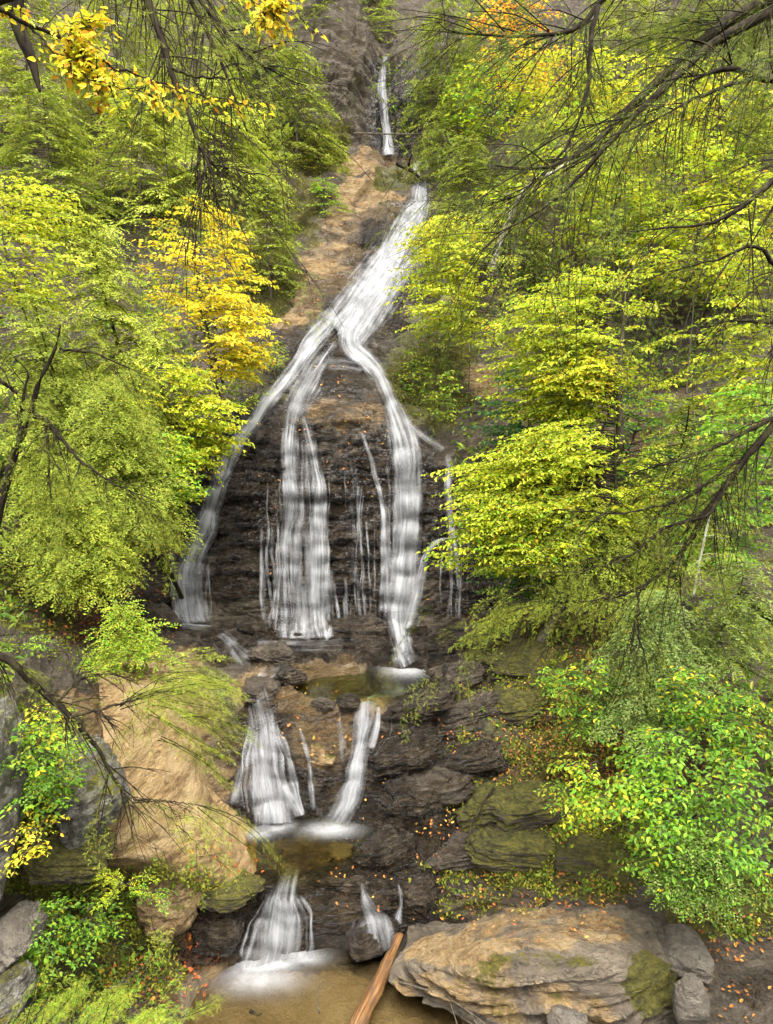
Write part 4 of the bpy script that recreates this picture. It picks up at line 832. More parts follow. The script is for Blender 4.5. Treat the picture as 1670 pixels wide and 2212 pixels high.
def limb_tree(kind, name, label, cat, trunk, limbs, pal, sprays, size=1.0, bark='bark', width=.25, droop=.2, dens=.6, twigs=6, fine=True, splen=(.35, .9), down=.5, extra=(), trunk_r=None, tip=None, tw_len=.4, rooted=True):
    """a tree seen by its nearer limbs: limbs are sight-line polylines (u, v, Y, radius)"""
    rg = RG(); tp = np.array([[*W(a[0], a[1], a[2]), a[3]] for a in trunk])
    gz_ = ground_z(tp[0][0], tp[0][1])       # the trunk is rooted in the bank outside the picture and tapers off above
    if gz_ < tp[0][2]: tp = np.concatenate([[[tp[0][0], tp[0][1], gz_ - .3, tp[0][3] * 1.25]], tp])
    if rooted: tp = np.concatenate([tp, [tp[-1] + [0, .3, 3.0, 0] * np.array([1, 1, 1, 1]) - [0, 0, 0, tp[-1][3] * .5], tp[-1] + [.1, .5, 7.0, 0] - [0, 0, 0, tp[-1][3] * .95]]])
    root = empty(name, tuple(tp[0][:3])); tag(root, label, cat)
    tb = Tubes(); c = curve(tp, 28); tb.add(c[:, :3], c[:, 3], 9, wob=.1); part('trunk', tb.mesh('trunk', M[bark]), root)
    cr = Crown()
    for li, lm_ in enumerate(limbs):
        Q = curve([[*W(a[0], a[1], a[2]), a[3]] for a in lm_], 30); P = Q[:, :3]; tb = Tubes()
        P[1:-1] += rg.normal(size=(28, 3)) * .006
        tb.add(P, Q[:, 3] * .82, 7, wob=.2, seed=li); L = np.linalg.norm(np.diff(P, axis=0), axis=1).sum()
        tg = unit(np.gradient(P, axis=0)); ends = []
        for k in range(int(twigs * max(.5, L))):
            i = rg.randint(3, 29); sd = unit(np.cross(tg[i], [rg.normal() * .3, 1, rg.normal() * .3]))
            d = unit(tg[i] * rg.uniform(.5, 1.1) + sd * rg.choice([-1, 1]) * rg.uniform(.3, .9) + rg.normal(size=3) * .2 + [0, 0, -down * .5]); l = tw_len * L ** .5 * rg.uniform(.4, 1.2)
            q = curve([P[i], P[i] + d * l * .5 + rg.normal(size=3) * .03 * l, P[i] + d * l + np.array([0, 0, -down * .35 * l])], 10)
            r0 = min(Q[i, 3] * .5, .008); tb.add(q, np.linspace(r0, r0 * .3, 10), 5); ends.append((q[3:], l))
            for _ in range(2):
                j = rg.randint(2, 8); d2 = unit(d + rg.normal(size=3) * .55 + [0, 0, -down * .4]); q2 = curve([q[j], q[j] + d2 * l * .3, q[j] + d2 * l * .55 + np.array([0, 0, -.15 * l * down])], 7); tb.add(q2, np.linspace(r0 * .55, r0 * .2, 7), 4); ends.append((q2, l * .6))
        part('branch', tb.mesh('branch', M[bark]), root)
        for k in range(int(sprays * max(.5, L))):
            if ends and rg.uniform() < .7: e, l = ends[rg.randint(len(ends))]; P0 = e[rg.randint(len(e))]; d0 = unit(e[-1] - e[0])
            else: i = rg.randint(4, 30); P0 = P[i]; d0 = tg[i]
            d = unit(d0 + rg.normal(size=3) * .45 + [0, 0, -down]); l = rg.uniform(*splen)
            spray(cr, kind, P0, P0 + d * l, width * rg.uniform(.6, 1.3), rg, pal, size, droop, dens, start=.05, twig_r=.004, fine=fine, tip_pal=tip)
    for (u0, v0, Y0, u1, v1, Y1, w_, cnt) in extra:      # leafy sprays at their own places
        a, b = W(u0, v0, Y0), W(u1, v1, Y1)
        for _ in range(cnt):
            j = rg.normal(size=3) * .25 * w_; spray(cr, kind, a + j * .5, b + j + rg.normal(size=3) * .15 * w_, w_ * rg.uniform(.6, 1.1), rg, pal, size, droop, dens * 1.6, start=.1, twig_r=.005, fine=fine, tip_pal=tip)
    finish(root, cr, kind == 'b', 'leaf' if kind == 'b' else 'needle', bark); return root

# ------------------------------------------------------------------ the wood
B = lambda *a, **k: auto_tree('b', *a, **k)
H = lambda *a, **k: auto_tree('h', *a, **k)
# far slopes above, left
gL = 'hemlocks on the far left slope'; gR = 'trees on the far right slope'
for (u, v, Y, ru, rv, n, pal, lab) in [
    (60, 120, 24, 190, 230, 60, 'hemy', 'pale green hemlock in the far upper left corner'),
    (250, 90, 26, 170, 200, 55, 'hemy', 'pale hemlock at the top between the corner and the dangling dark limbs'),
    (420, 110, 26, 160, 190, 50, 'hemy', 'yellowish hemlock at the top behind the dangling dark limbs'),
    (560, 60, 27, 130, 170, 45, 'hem', 'green hemlock at the top left of the grey rock wall'),
    (640, 230, 25.5, 130, 130, 45, 'hem', 'green hemlock hanging over the rock wall left of the top plunge'),
    (480, 300, 23.5, 190, 140, 60, 'hemy', 'pale hemlock on the slope above the yellow beech'),
    (300, 330, 22.5, 180, 160, 55, 'hemy', 'soft green hemlock behind the tip of the orange leaved branch'),
    (100, 330, 21, 170, 170, 55, 'hem', 'mid green hemlock under the orange leaved branch'),
    (580, 500, 21, 90, 120, 40, 'hem', 'dark green hemlock between yellow beech and tan rock'),
    (690, 30, 29, 90, 100, 30, 'hem', 'small hemlock on top of the grey rock wall'),
    (790, 20, 30.5, 110, 90, 35, 'hem', 'hemlock standing right over the lip of the top plunge')]:
    H('hemlock_tree', lab, 'tree', u, v, Y, ru, rv, n, pal, size=1.9, width=.85, dens=1.05, group=gL, trunk_r=.12, bark='barkg', droop=.28)
H('hemlock_sapling', 'little bush like hemlock on the tan rock left of the plunge foot', 'tree', 700, 425, 23.6, 60, 40, 22, [('hem', 1), ('fresh', 1)], size=1.5, width=.4, trunk_r=.03)
H('hemlock_sapling', 'mossy green young hemlock beside the head of the top plunge pool', 'tree', 690, 330, 25.6, 80, 45, 24, [('hem', 1), ('rust', .25)], size=1.5, width=.4, trunk_r=.03)
# far slopes above, right
for (u, v, Y, ru, rv, n, pal, lab) in [
    (965, 110, 27, 110, 170, 50, 'hem', 'hemlock over the dark slot right of the top plunge'),
    (985, 270, 25, 100, 110, 45, 'hem', 'hemlock spreading right of the top plunge'),
    (1080, 60, 28, 150, 140, 45, 'hem', 'hemlock behind the orange leaved tree at the top'),
    (1560, 90, 26, 200, 200, 55, 'hem', 'far hemlock behind the upper right corner limbs'),
    (1350, 80, 28, 170, 160, 50, 'hemy', 'pale hemlock at the top behind the big slanting limbs'),
    (1620, 350, 20, 130, 160, 45, 'hem', 'hemlock on the right margin above the lime slope'),
    (1010, 400, 22.5, 100, 110, 45, 'hem', 'hemlock right of the head of the slanting chute'),
    (1100, 480, 21.5, 130, 90, 40, 'hem', 'dull hemlock behind the pale crooked birch')]:
    H('hemlock_tree', lab, 'tree', u, v, Y, ru, rv, n, pal, size=1.8, width=.85, dens=1.0, group=gR, trunk_r=.12, bark='barkg', droop=.25)
for (u, v, Y, ru, rv, n, pal, lab) in [
    (1120, 25, 25.5, 100, 30, 12, 'orange', 'orange leaved beech at the top edge right of the plunge'),
    (1130, 130, 24.5, 130, 36, 16, [('orange', 1), ('yellow', 1)], 'orange and yellow layered beech behind the vertical dark limb'),
    (1060, 200, 24, 110, 70, 26, [('lime', 1), ('green', 1)], 'green and lime sapling right of the plunge'),
    (1230, 190, 23, 150, 90, 40, 'limey', 'lime yellow tree behind the middle of the slanting limbs'),
    (1420, 230, 22, 170, 110, 48, [('limey', 2), ('yellow', .4)], 'bright lime yellow tree on the upper right slope'),
    (1560, 250, 21, 140, 90, 40, 'limey', 'lime yellow tree right of the brightest far tree'),
    (1240, 330, 21, 150, 80, 44, 'lime', 'lime tree above the pale crooked birch'),
    (1450, 380, 20, 190, 100, 58, 'lime', 'wide lime tree in the middle of the right slope'),
    (1600, 450, 19, 120, 90, 40, 'limey', 'lime tree at the right margin under the bare limbs'),
    (1330, 450, 19.5, 150, 80, 46, 'lime', 'lime tree left of the wide one on the right slope'),
    (1500, 530, 18.5, 160, 80, 46, [('lime', 2), ('yellow', .3)], 'lime tree above the grey cliff patch on the right')]:
    B('beech_tree', lab, 'tree', u, v, Y, ru, rv, n, pal, size=1.9, width=.75, dens=1.0, group=gR, trunk_r=.07)
# beside the chute, right
B('beech_tree', 'lime yellow beech reaching over the right edge of the chute', 'tree', 1000, 600, 17.5, 150, 120, 52, [('limey', 2), ('lime', 1)], size=1.25, width=.6, dens=1.1, trunk_du=80, trunk_r=.05, face=R(200))
B('beech_tree', 'small lime yellow beech with two leaf layers beside the chute head', 'tree', 960, 500, 18.5, 100, 40, 22, [('yellow', .35), ('limey', 2)], size=1.25, width=.5, dens=1.1, trunk_du=60, trunk_r=.035, face=R(190))
B('beech_tree', 'lime beech tree with a straight mossy trunk right of the falls', 'tree', 1240, 730, 15.2, 240, 150, 90, [('lime', 3), ('limey', 1)], size=1.15, width=.65, dens=1.05, trunk_du=105, trunk_r=.12, trunk_top=.7, base_v=950, bark='barkg', face=R(215), flat=.6)
B('beech_tree', 'golden tinted beech branch layer in front of the straight mossy trunk', 'tree', 1230, 790, 14.6, 130, 36, 26, [('limey', 2), ('yellow', .8)], size=1.1, width=.5, dens=1.1, trunk_du=110, trunk_r=.04)
B('beech_tree', 'broad lime beech with flat leaf layers right of the fan', 'tree', 1200, 1010, 13.6, 270, 110, 90, [('lime', 3), ('limey', 1)], size=1.08, width=.65, dens=1.1, trunk_du=130, trunk_r=.07, base_v=1180, bark='bark', face=R(200), flat=.55)
B('beech_tree', 'lower lime beech reaching to the right strand of the fan', 'tree', 1110, 1120, 13.2, 180, 85, 52, [('limey', 2), ('lime', 1), ('fresh', .6)], size=1.05, width=.55, dens=1.1, trunk_du=150, trunk_r=.05, base_v=1250, bark='bark', face=R(195), flat=.55)
B('maple_sapling', 'dark bluish green sapling in the gap under the straight mossy trunk', 'tree', 1150, 880, 16.2, 130, 80, 40, 'teal', size=1.3, width=.5, dens=1.0, trunk_r=.03)
B('maple_sapling', 'deep green sapling behind the broad lime beech', 'tree', 1380, 930, 16.0, 140, 90, 40, [('teal', 1), ('green', 1)], size=1.3, width=.5, trunk_r=.03)
B('maple_sapling', 'deep green sapling under the lower lime beech', 'tree', 1130, 1210, 14.4, 130, 60, 36, [('green', 2), ('teal', 1)], size=1.1, width=.45, trunk_r=.03)
B('beech_tree', 'lime beech at the right margin beside the grey cliff', 'tree', 1610, 690, 13.5, 110, 170, 52, [('limey', 2), ('lime', 2)], size=1.15, width=.55, trunk_du=70, trunk_r=.06)
B('beech_tree', 'fresh green beech at the right margin above the dark forked limb', 'tree', 1610, 900, 12.0, 100, 80, 34, 'fresh', size=1.1, width=.5, trunk_du=50, trunk_r=.05)
B('maple_sapling', 'deep green understorey maple behind the dark forked limb', 'tree', 1570, 1080, 12.6, 140, 130, 44, [('green', 2), ('fresh', 1)], size=1.15, width=.5, trunk_r=.04)
H('hemlock_tree', 'dark hemlock in the hollow right of the broad lime beech', 'tree', 1480, 1000, 14.2, 150, 150, 46, 'hem', size=1.25, width=.6, trunk_r=.08, bark='bark')
H('hemlock_tree', 'olive hemlock behind the low right limb', 'tree', 1330, 1180, 13.6, 180, 90, 50, 'hem', size=1.2, width=.6, trunk_r=.07, bark='bark', trunk_du=-30)
H('hemlock_tree', 'grey green hemlock drooping over the leaf covered bank', 'tree', 1420, 1400, 10.4, 190, 130, 60, 'hemg', size=1.0, width=.55, dens=1.0, trunk_du=50, trunk_r=.05, droop=.3, face=R(215), base_v=1800)
H('hemlock_tree', 'green hemlock at the right margin above the shrub', 'tree', 1600, 1330, 10.2, 130, 130, 40, [('hem', 1), ('hemg', 1)], size=1.0, width=.5, trunk_r=.06)
# beside the fan, left
B('beech_tree', 'bright golden yellow beech left of the falls', 'tree', 430, 540, 15.6, 145, 105, 44, [('yellow', 4), ('limey', .4)], size=1.2, width=.55, dens=1.1, trunk_r=.05, bark='barkg', trunk_du=-20, flat=.6, face=R(-20))
B('beech_tree', 'golden yellow beech with layers reaching toward the tan rock', 'tree', 485, 700, 15.0, 120, 85, 44, [('yellow', 3), ('limey', 1)], size=1.15, width=.55, dens=1.15, trunk_r=.05, trunk_du=-50, face=R(-10), flat=.6)
B('beech_tree', 'yellow green beech reaching over the left edge of the fan', 'tree', 400, 880, 14.2, 125, 95, 58, [('limey', 2), ('lime', 2), ('yellow', .5)], size=1.1, width=.55, dens=1.15, trunk_r=.05, trunk_du=-60, face=R(-10), flat=.6)
B('beech_tree', 'green lower beech beside the left strand of the fan', 'tree', 365, 1000, 13.6, 80, 70, 34, [('lime', 2), ('fresh', 2)], size=1.05, width=.5, trunk_r=.04, trunk_du=-40, face=R(-10))
B('beech_tree', 'lime beech layer at the left margin above the dark crooked tree', 'tree', 70, 430, 15, 120, 50, 30, 'limey', size=1.2, width=.55, trunk_r=.04, trunk_du=-60)
B('beech_tree', 'lime yellow beech layer at the left margin behind hemlock twigs', 'tree', 60, 560, 13.5, 110, 80, 32, [('limey', 2), ('lime', 1)], size=1.1, width=.55, trunk_r=.04, trunk_du=-60)
for (u, v, Y, ru, rv, n, pal, lab) in [
    (200, 640, 15.5, 190, 170, 60, 'hemy', 'soft pale hemlock left of the golden beech'),
    (330, 800, 14.8, 120, 120, 44, 'hemy', 'pale hemlock in front of the golden beech foot'),
    (80, 800, 13.2, 160, 170, 50, 'hem', 'dull green hemlock behind the dark crooked tree'),
    (230, 960, 12.6, 190, 130, 60, 'hem', 'wide olive hemlock right of the dark crooked tree'),
    (100, 1090, 11.4, 160, 120, 46, 'hem', 'low olive hemlock at the foot of the dark crooked tree'),
    (295, 1080, 13.0, 100, 75, 38, [('hem', 3), ('rust', .5)], 'hemlock with rusty dead tips left of the fan'),
    (195, 1175, 11.6, 115, 75, 44, 'hemy', 'pale feathery hemlock over the left rocks')]:
    H('hemlock_tree', lab, 'tree', u, v, Y, ru, rv, n, pal, size=1.15, width=.6, dens=1.0, trunk_r=.07, bark='bark', droop=.3, face=R(-50))
H('hemlock_tree', 'green hemlock bough drooping in front of the left fan foot', 'tree', 270, 1360, 10.6, 90, 60, 26, [('hemy', 1), ('fresh', .6)], size=.95, width=.45, trunk_r=.03, bark='bark', face=R(-40))
# shrubs and broad leaved plants
for (u, v, Y, ru, rv, n, pal, du, lab) in [
    (1420, 1620, 8.6, 110, 55, 18, [('fresh', 3), ('green', 1)], 60, 'green broad leaved shrub at the top of the right bank thicket'),
    (1310, 1690, 8.4, 75, 45, 11, [('fresh', 2), ('limey', .8)], 90, 'bright leafy shrub at the left tip of the right bank thicket'),
    (1440, 1745, 8.2, 120, 55, 17, [('fresh', 2), ('green', 1)], 60, 'broad green shrub in the middle of the right bank thicket'),
    (1560, 1690, 8.3, 110, 70, 17, [('fresh', 1), ('green', 2)], 20, 'green shrub behind the middle of the right bank thicket'),
    (1600, 1790, 7.9, 85, 50, 12, [('green', 2), ('fresh', 1)], 30, 'green shrub at the right margin of the thicket'),
    (1600, 1560, 8.9, 90, 80, 20, [('fresh', 1), ('green', 2), ('yellow', .4)], 30, 'yellow flecked green shrub at the right margin'),
    (1500, 1500, 9.3, 80, 60, 18, [('green', 2), ('fresh', 1), ('yellow', .5)], 20, 'yellow flecked shrub beside the slim mossy trunk')]:
    B('maple_shrub', lab, 'shrub', u, v, Y, ru, rv, n, pal, size=.95, width=.36, dens=.95, trunk_r=.025, trunk_du=du, face=R(220), flat=.8)
B('maple_shrub', 'light green sapling tip hanging over the mossy ledge', 'shrub', 1230, 1690, 8.8, 55, 70, 18, [('limey', 1), ('fresh', 1)], size=.8, width=.25, trunk_r=.015, trunk_du=60)
B('maple_shrub', 'pale green drooping shrub above the mossy overhang', 'shrub', 1430, 1835, 8.0, 90, 46, 14, [('fresh', 2), ('green', 1)], size=.85, width=.3, trunk_r=.02, trunk_du=60)
B('maple_shrub', 'open green shrub with yellow leaves on the slope by the slim trunk', 'shrub', 1270, 1500, 10.2, 90, 70, 26, [('green', 2), ('fresh', 1), ('yellow', .4)], size=.9, width=.3, trunk_r=.02)
H('hemlock_sapling', 'low dark hemlock at the foot of the bright shrub', 'tree', 1530, 1860, 7.8, 120, 66, 30, [('hemg', 1), ('hemd', 2), ('green', 1)], size=.8, width=.35, trunk_r=.03, bark='bark', face=R(230))
B('maple_shrub', 'green leafy plant on the grey lichen boulder at the left', 'shrub', 80, 1640, 6.6, 90, 90, 34, [('green', 2), ('fresh', 2), ('yellow', .15)], size=.65, width=.25, trunk_r=.012)
B('maple_shrub', 'yellowing sprig above the green plant at the left', 'shrub', 90, 1560, 6.8, 55, 36, 9, [('yellow', .7), ('limey', 1), ('fresh', 1)], size=.6, width=.2, trunk_r=.008)
B('maple_shrub', 'small yellow sprig above the dark hollow at the left', 'shrub', 60, 1800, 6.2, 44, 30, 7, [('yellow', 1), ('limey', 1)], size=.6, width=.18, trunk_r=.008)
B('maple_shrub', 'small leafy plant left of the cream crusted outcrop', 'shrub', 90, 2010, 6.4, 60, 60, 18, [('green', 1), ('fresh', 2)], size=.6, width=.2, trunk_r=.008)
B('maple_shrub', 'small leafy plant under the fern at the left', 'shrub', 190, 1990, 7.0, 60, 40, 14, [('green', 1), ('fresh', 2)], size=.6, width=.2, trunk_r=.008)
B('maple_shrub', 'tiny bright plant on the mossy ledge of the right bank', 'shrub', 1190, 1465, 12.0, 24, 22, 8, 'fresh', size=.9, width=.2, trunk_r=.01)
for (u, v, Y, ru, rv, n, lab) in [(900, 790, 18.0, 40, 50, 16, 'mossy tuft of plants right of the chute foot'), (960, 850, 17.2, 50, 50, 18, 'yellow green plants on the moss bank right of the fan'), (520, 830, 17.2, 60, 40, 16, 'low green plants on rock left of the fan top'), (590, 760, 18.0, 40, 24, 10, 'small plants on the ledge under the golden beech')]:
    B('bank_plant', lab, 'plant', u, v, Y, ru, rv, n, [('green', 1), ('limey', .8), ('hem', 1)], size=1.1, width=.3, trunk_r=.01)
# ferns
def fern(label, u, v, Y, n, L, pal, seed):
    rg = RG(); c = W(u, v, Y); root = empty('fern', tuple(c)); tag(root, label, 'fern', 'ferns on the left bank')
    for k in range(n):
        cr = Crown(); th = rg.uniform(math.pi * .75, math.pi * 2.25); d = np.array([math.cos(th), math.sin(th) * .7, rg.uniform(.1, .7)]); l = L * rg.uniform(.7, 1.1)
        spray(cr, 'h', c, c + unit(d) * l, .10 * l / L, rg, pal, size=.55, droop=.45, dens=1.0, start=.1, twig_r=.003)
        part('frond', cr.mesh('frond', 'leaf', False, 'barkg'), root)
fern('fern with arching fronds below the ochre slab', 270, 1910, 6.9, 9, .42, 'lime', 1)
fern('fern at the left margin below the olive hemlock', 40, 1400, 7.4, 8, .5, 'fresh', 2)
fern('fern among leaves beside the green plant at the left', 110, 1680, 6.5, 7, .36, 'green', 3)
fern('small fern beside the cream crusted outcrop', 330, 1930, 7.4, 6, .26, 'fresh', 4)
# slim trunks on the right
def pole(name, label, pts, bark, cr_spec=None):
    rg = RG(); q = np.array([[*W(*p[:3]), p[3]] for p in pts]); root = empty(name, tuple(q[0][:3])); tag(root, label, 'tree')
    c = curve(q, 24); tb = Tubes(); tb.add(c[:, :3], c[:, 3], 8, wob=.1); part('trunk', tb.mesh('trunk', M[bark]), root)
    if cr_spec:
        cr = Crown(); kind, pal, n, size, w_, l = cr_spec
        for _ in range(n):
            i = rg.randint(8, 24); d = unit(np.array([rg.normal(), rg.normal() * .7, rg.uniform(-.2, .3)])); spray(cr, kind, c[i, :3], c[i, :3] + d * l * rg.uniform(.5, 1.1), w_, rg, pal, size, .2, .9)
        finish(root, cr, kind == 'b', 'leaf' if kind == 'b' else 'needle', bark)
pole('birch_tree', 'pale crooked birch trunk arching right of the chute', [(1060,590,19.5,.07),(1078,530,19.4,.075),(1105,460,19.2,.07),(1125,420,19,.065),(1150,390,18.9,.06),(1200,372,18.7,.05),(1240,340,18.6,.035)], 'birch', ('b', 'lime', 14, 1.7, .5, 1.2))
pole('beech_tree', 'leaning slim trunk rising from the leaf covered bank', [(1162,1392,13.8,.10),(1190,1350,13.9,.10),(1215,1305,14,.095),(1242,1250,14.1,.09),(1250,1190,14.2,.08)], 'barkg', ('h', 'hem', 12, 1.2, .45, 1.0))
pole('beech_tree', 'slim mossy trunk standing in the shrubs on the right bank', [(1440,1620,10.0,.06),(1442,1550,10.0,.055),(1456,1490,10.0,.05),(1462,1430,10,.045)], 'barkg', ('b', 'fresh', 14, .95, .3, .5))
pole('hemlock_tree', 'thin straight pale stem at the right below the forked limb', [(1498,1290,11.5,.02),(1510,1220,11.5,.02),(1525,1150,11.5,.018),(1536,1100,11.5,.015)], 'birch', ('h', 'hem', 8, 1.0, .35, .7))
pole('hemlock_tree', 'broken brown trunk leaning at the right margin', [(1700,1350,10.6,.12),(1660,1325,10.8,.12),(1625,1295,11,.11),(1600,1270,11.2,.09)], 'bark')
pole('beech_tree', 'mossy trunk standing on the right bank under the lime beeches', [(1300,1130,14.8,.13),(1305,1060,14.8,.12),(1308,990,14.8,.11)], 'barkg', ('b', 'lime', 14, 1.1, .5, 1.1))
# near limbs
TRK = [(2150,1900,6.5,.26),(2120,1000,7.0,.24),(2080,200,7.6,.2),(2060,-500,8.4,.12)]
limb_tree('h', 'hemlock_tree', 'dark bare limbed hemlock slanting in from the upper right corner', 'tree', TRK, [
    [(2070,-200,7.8,.10),(1800,-60,7.5,.085),(1610,20,7.3,.07),(1530,75,7.2,.062),(1480,115,7.1,.056),(1425,170,7.0,.05),(1385,210,6.95,.045),(1340,245,6.9,.04),(1300,295,6.85,.034),(1260,335,6.8,.028),(1185,365,6.8,.02),(1095,370,6.75,.014),(1050,350,6.7,.008)],
    [(2072,-120,7.4,.09),(1800,-30,7.0,.07),(1545,80,6.7,.05),(1500,135,6.6,.046),(1450,175,6.5,.042),(1395,230,6.45,.038),(1345,280,6.4,.034),(1300,320,6.4,.028),(1265,380,6.35,.024),(1185,435,6.3,.018),(1130,490,6.3,.012),(1095,505,6.3,.009),(1025,505,6.25,.005)],
    [(2085,260,7.5,.08),(1850,190,6.8,.05),(1670,175,6.4,.034),(1620,170,6.3,.032),(1605,145,6.25,.032),(1575,138,6.2,.03),(1545,148,6.2,.022),(1500,172,6.15,.014),(1480,185,6.1,.008)],
    [(1615,172,6.3,.022),(1560,187,6.2,.02),(1505,210,6.1,.016),(1450,240,6.0,.012),(1380,275,5.9,.008),(1300,300,5.9,.005)],
    [(2060,-400,8.4,.09),(1700,-200,8.0,.06),(1380,-60,7.8,.045),(1285,0,7.7,.038),(1265,65,7.6,.03),(1245,80,7.55,.027),(1155,80,7.5,.02),(1035,78,7.4,.014),(970,78,7.4,.01),(938,68,7.3,.007),(936,30,7.3,.004)],
    [(1380,-60,7.8,.04),(1290,0,7.5,.034),(1275,100,7.4,.03),(1270,200,7.3,.026),(1245,275,7.25,.02),(1220,330,7.2,.016),(1135,415,7.1,.01),(1085,440,7.1,.007),(960,445,7.05,.004)]],
    [('hemd', 2), ('hem', 1.5)], sprays=15, size=.85, width=.2, dens=.62, twigs=8, down=.55, tw_len=.5, splen=(.3, .75),
    extra=[(1180,230,7.2,1090,330,7.0,.3,5),(1210,290,7.1,1100,350,7,.3,4),(1560,60,7.2,1380,60,7,.4,5),(1150,80,7.5,1010,150,7.3,.35,5),(950,70,7.3,900,150,7.2,.3,4),(1640,60,7,1560,330,6.8,.35,5)])
limb_tree('h', 'hemlock_tree', 'sparse dark hemlock limb with hanging twigs at the right margin', 'tree', [(1980,1500,5.6,.16),(1960,800,5.8,.15),(1940,200,6.2,.12)], [
    [(1955,300,6.1,.06),(1800,330,6.0,.045),(1670,385,5.9,.03),(1635,425,5.85,.026),(1585,460,5.8,.022),(1535,485,5.75,.018),(1460,490,5.7,.012),(1345,500,5.7,.006)],
    [(1955,560,6.0,.05),(1790,690,6,.035),(1670,700,6.0,.022),(1600,690,6,.014),(1500,700,6,.006)],
    [(1950,420,6.1,.05),(1800,560,5.8,.04),(1690,600,5.8,.03),(1640,520,5.8,.02),(1560,560,5.8,.012),(1400,600,5.8,.005)]],
    [('hem', 2), ('hemd', 1)], sprays=9, size=.75, width=.16, dens=.6, twigs=7, down=.65, tw_len=.5, splen=(.25, .55))
limb_tree('h', 'hemlock_tree', 'dark forked hemlock limb arching down over the right bank', 'tree', [(2010,1700,7.8,.2),(1990,1100,8.0,.2),(1960,500,8.6,.16)], [
    [(1985,800,8.3,.09),(1800,830,8.2,.075),(1670,903,8.1,.06),(1635,968,8.05,.056),(1585,1018,8.0,.05),(1535,1093,7.95,.044),(1490,1171,7.9,.036),(1460,1221,7.9,.03),(1400,1261,7.85,.024),(1325,1298,7.85,.018),(1260,1301,7.8,.014),(1185,1296,7.8,.01),(1115,1298,7.8,.008),(1020,1321,7.75,.005)],
    [(1585,1018,8.0,.036),(1535,1116,7.8,.03),(1435,1136,7.7,.022),(1360,1206,7.6,.015),(1250,1236,7.6,.01),(1160,1238,7.55,.005)],
    [(1400,1261,7.85,.018),(1380,1281,7.8,.018),(1380,1371,7.75,.014),(1395,1430,7.7,.01),(1408,1470,7.7,.006)],
    [(1670,903,8.1,.035),(1560,960,7.9,.025),(1450,1000,7.8,.015),(1330,1030,7.8,.007)],
    [(1600,990,8,.03),(1480,1080,7.8,.02),(1350,1110,7.7,.012),(1190,1100,7.7,.005)]],
    [('hem', 2), ('hemy', 1)], sprays=9, size=.85, width=.2, dens=.7, twigs=8, down=.55, tw_len=.45, splen=(.3, .7),
    extra=[(1200,1297,7.8,1010,1330,7.7,.28,4),(1330,1297,7.8,1190,1330,7.8,.25,3),(1120,1298,7.8,1030,1360,7.8,.25,3)])
limb_tree('h', 'hemlock_tree', 'dark drooping hemlock limbs hanging from the top edge left of the plunge', 'tree', [(-150,1500,6.0,.2),(-160,600,6.6,.2),(-100,-300,7.6,.16),(0,-700,8.2,.1)], [
    [(-60,-420,7.8,.08),(180,-220,7.4,.06),(300,-60,7.2,.05),(315,0,7.1,.047),(345,65,7.0,.043),(365,145,6.9,.038),(400,220,6.85,.03),(430,310,6.8,.022),(460,380,6.75,.014),(475,415,6.7,.008)],
    [(-40,-500,8,.07),(250,-260,7.6,.05),(415,0,7.3,.033),(450,75,7.2,.026),(480,135,7.1,.02),(510,220,7.05,.014),(540,300,7,.007)],
    [(-40,-520,8,.06),(260,-250,7.6,.045),(430,0,7.2,.025),(500,85,7.1,.02),(565,145,7,.014),(600,165,7,.008),(680,190,7,.004)],
    [(425,300,6.8,.02),(450,350,6.8,.014),(540,375,6.7,.008),(610,380,6.7,.004)],
    [(430,315,6.8,.016),(430,400,6.75,.012),(450,460,6.7,.007),(482,486,6.7,.004)],
    [(365,145,6.9,.02),(410,165,6.9,.014),(520,172,6.8,.008),(600,210,6.8,.004)]],
    [('hem', 1), ('hemy', 1.2)], sprays=6, size=.85, width=.18, dens=.6, twigs=10, down=.8, tw_len=.5, splen=(.25, .6))
limb_tree('h', 'hemlock_tree', 'dark crooked hemlock trunk bending up at the left margin', 'tree', [(-60,1330,9.0,.12),(0,1093,8.8,.055),(20,1023,8.8,.05),(40,943,8.75,.046),(70,898,8.7,.04),(75,853,8.7,.034),(80,818,8.7,.03),(100,793,8.65,.025),(125,753,8.6,.018),(132,688,8.6,.008)], [
    [(70,898,8.7,.05),(95,898,8.65,.042),(120,933,8.6,.036),(145,963,8.55,.028),(170,993,8.5,.022),(240,1043,8.4,.014),(350,1088,8.3,.006)],
    [(125,753,8.6,.02),(200,760,8.5,.014),(290,800,8.4,.009),(350,835,8.3,.005)],
    [(98,905,8.6,.022),(105,1000,8.5,.016),(110,1080,8.5,.008)],
    [(40,940,8.75,.03),(50,860,8.7,.02),(60,800,8.7,.012),(20,760,8.7,.006)],
    [(40,850,8.6,.03),(0,820,8.5,.03),(-60,760,8.4,.04)]],
    [('hem', 2), ('hemy', .7)], rooted=False, sprays=13, size=.95, width=.26, dens=.8, twigs=7, down=.5, splen=(.4, .9))
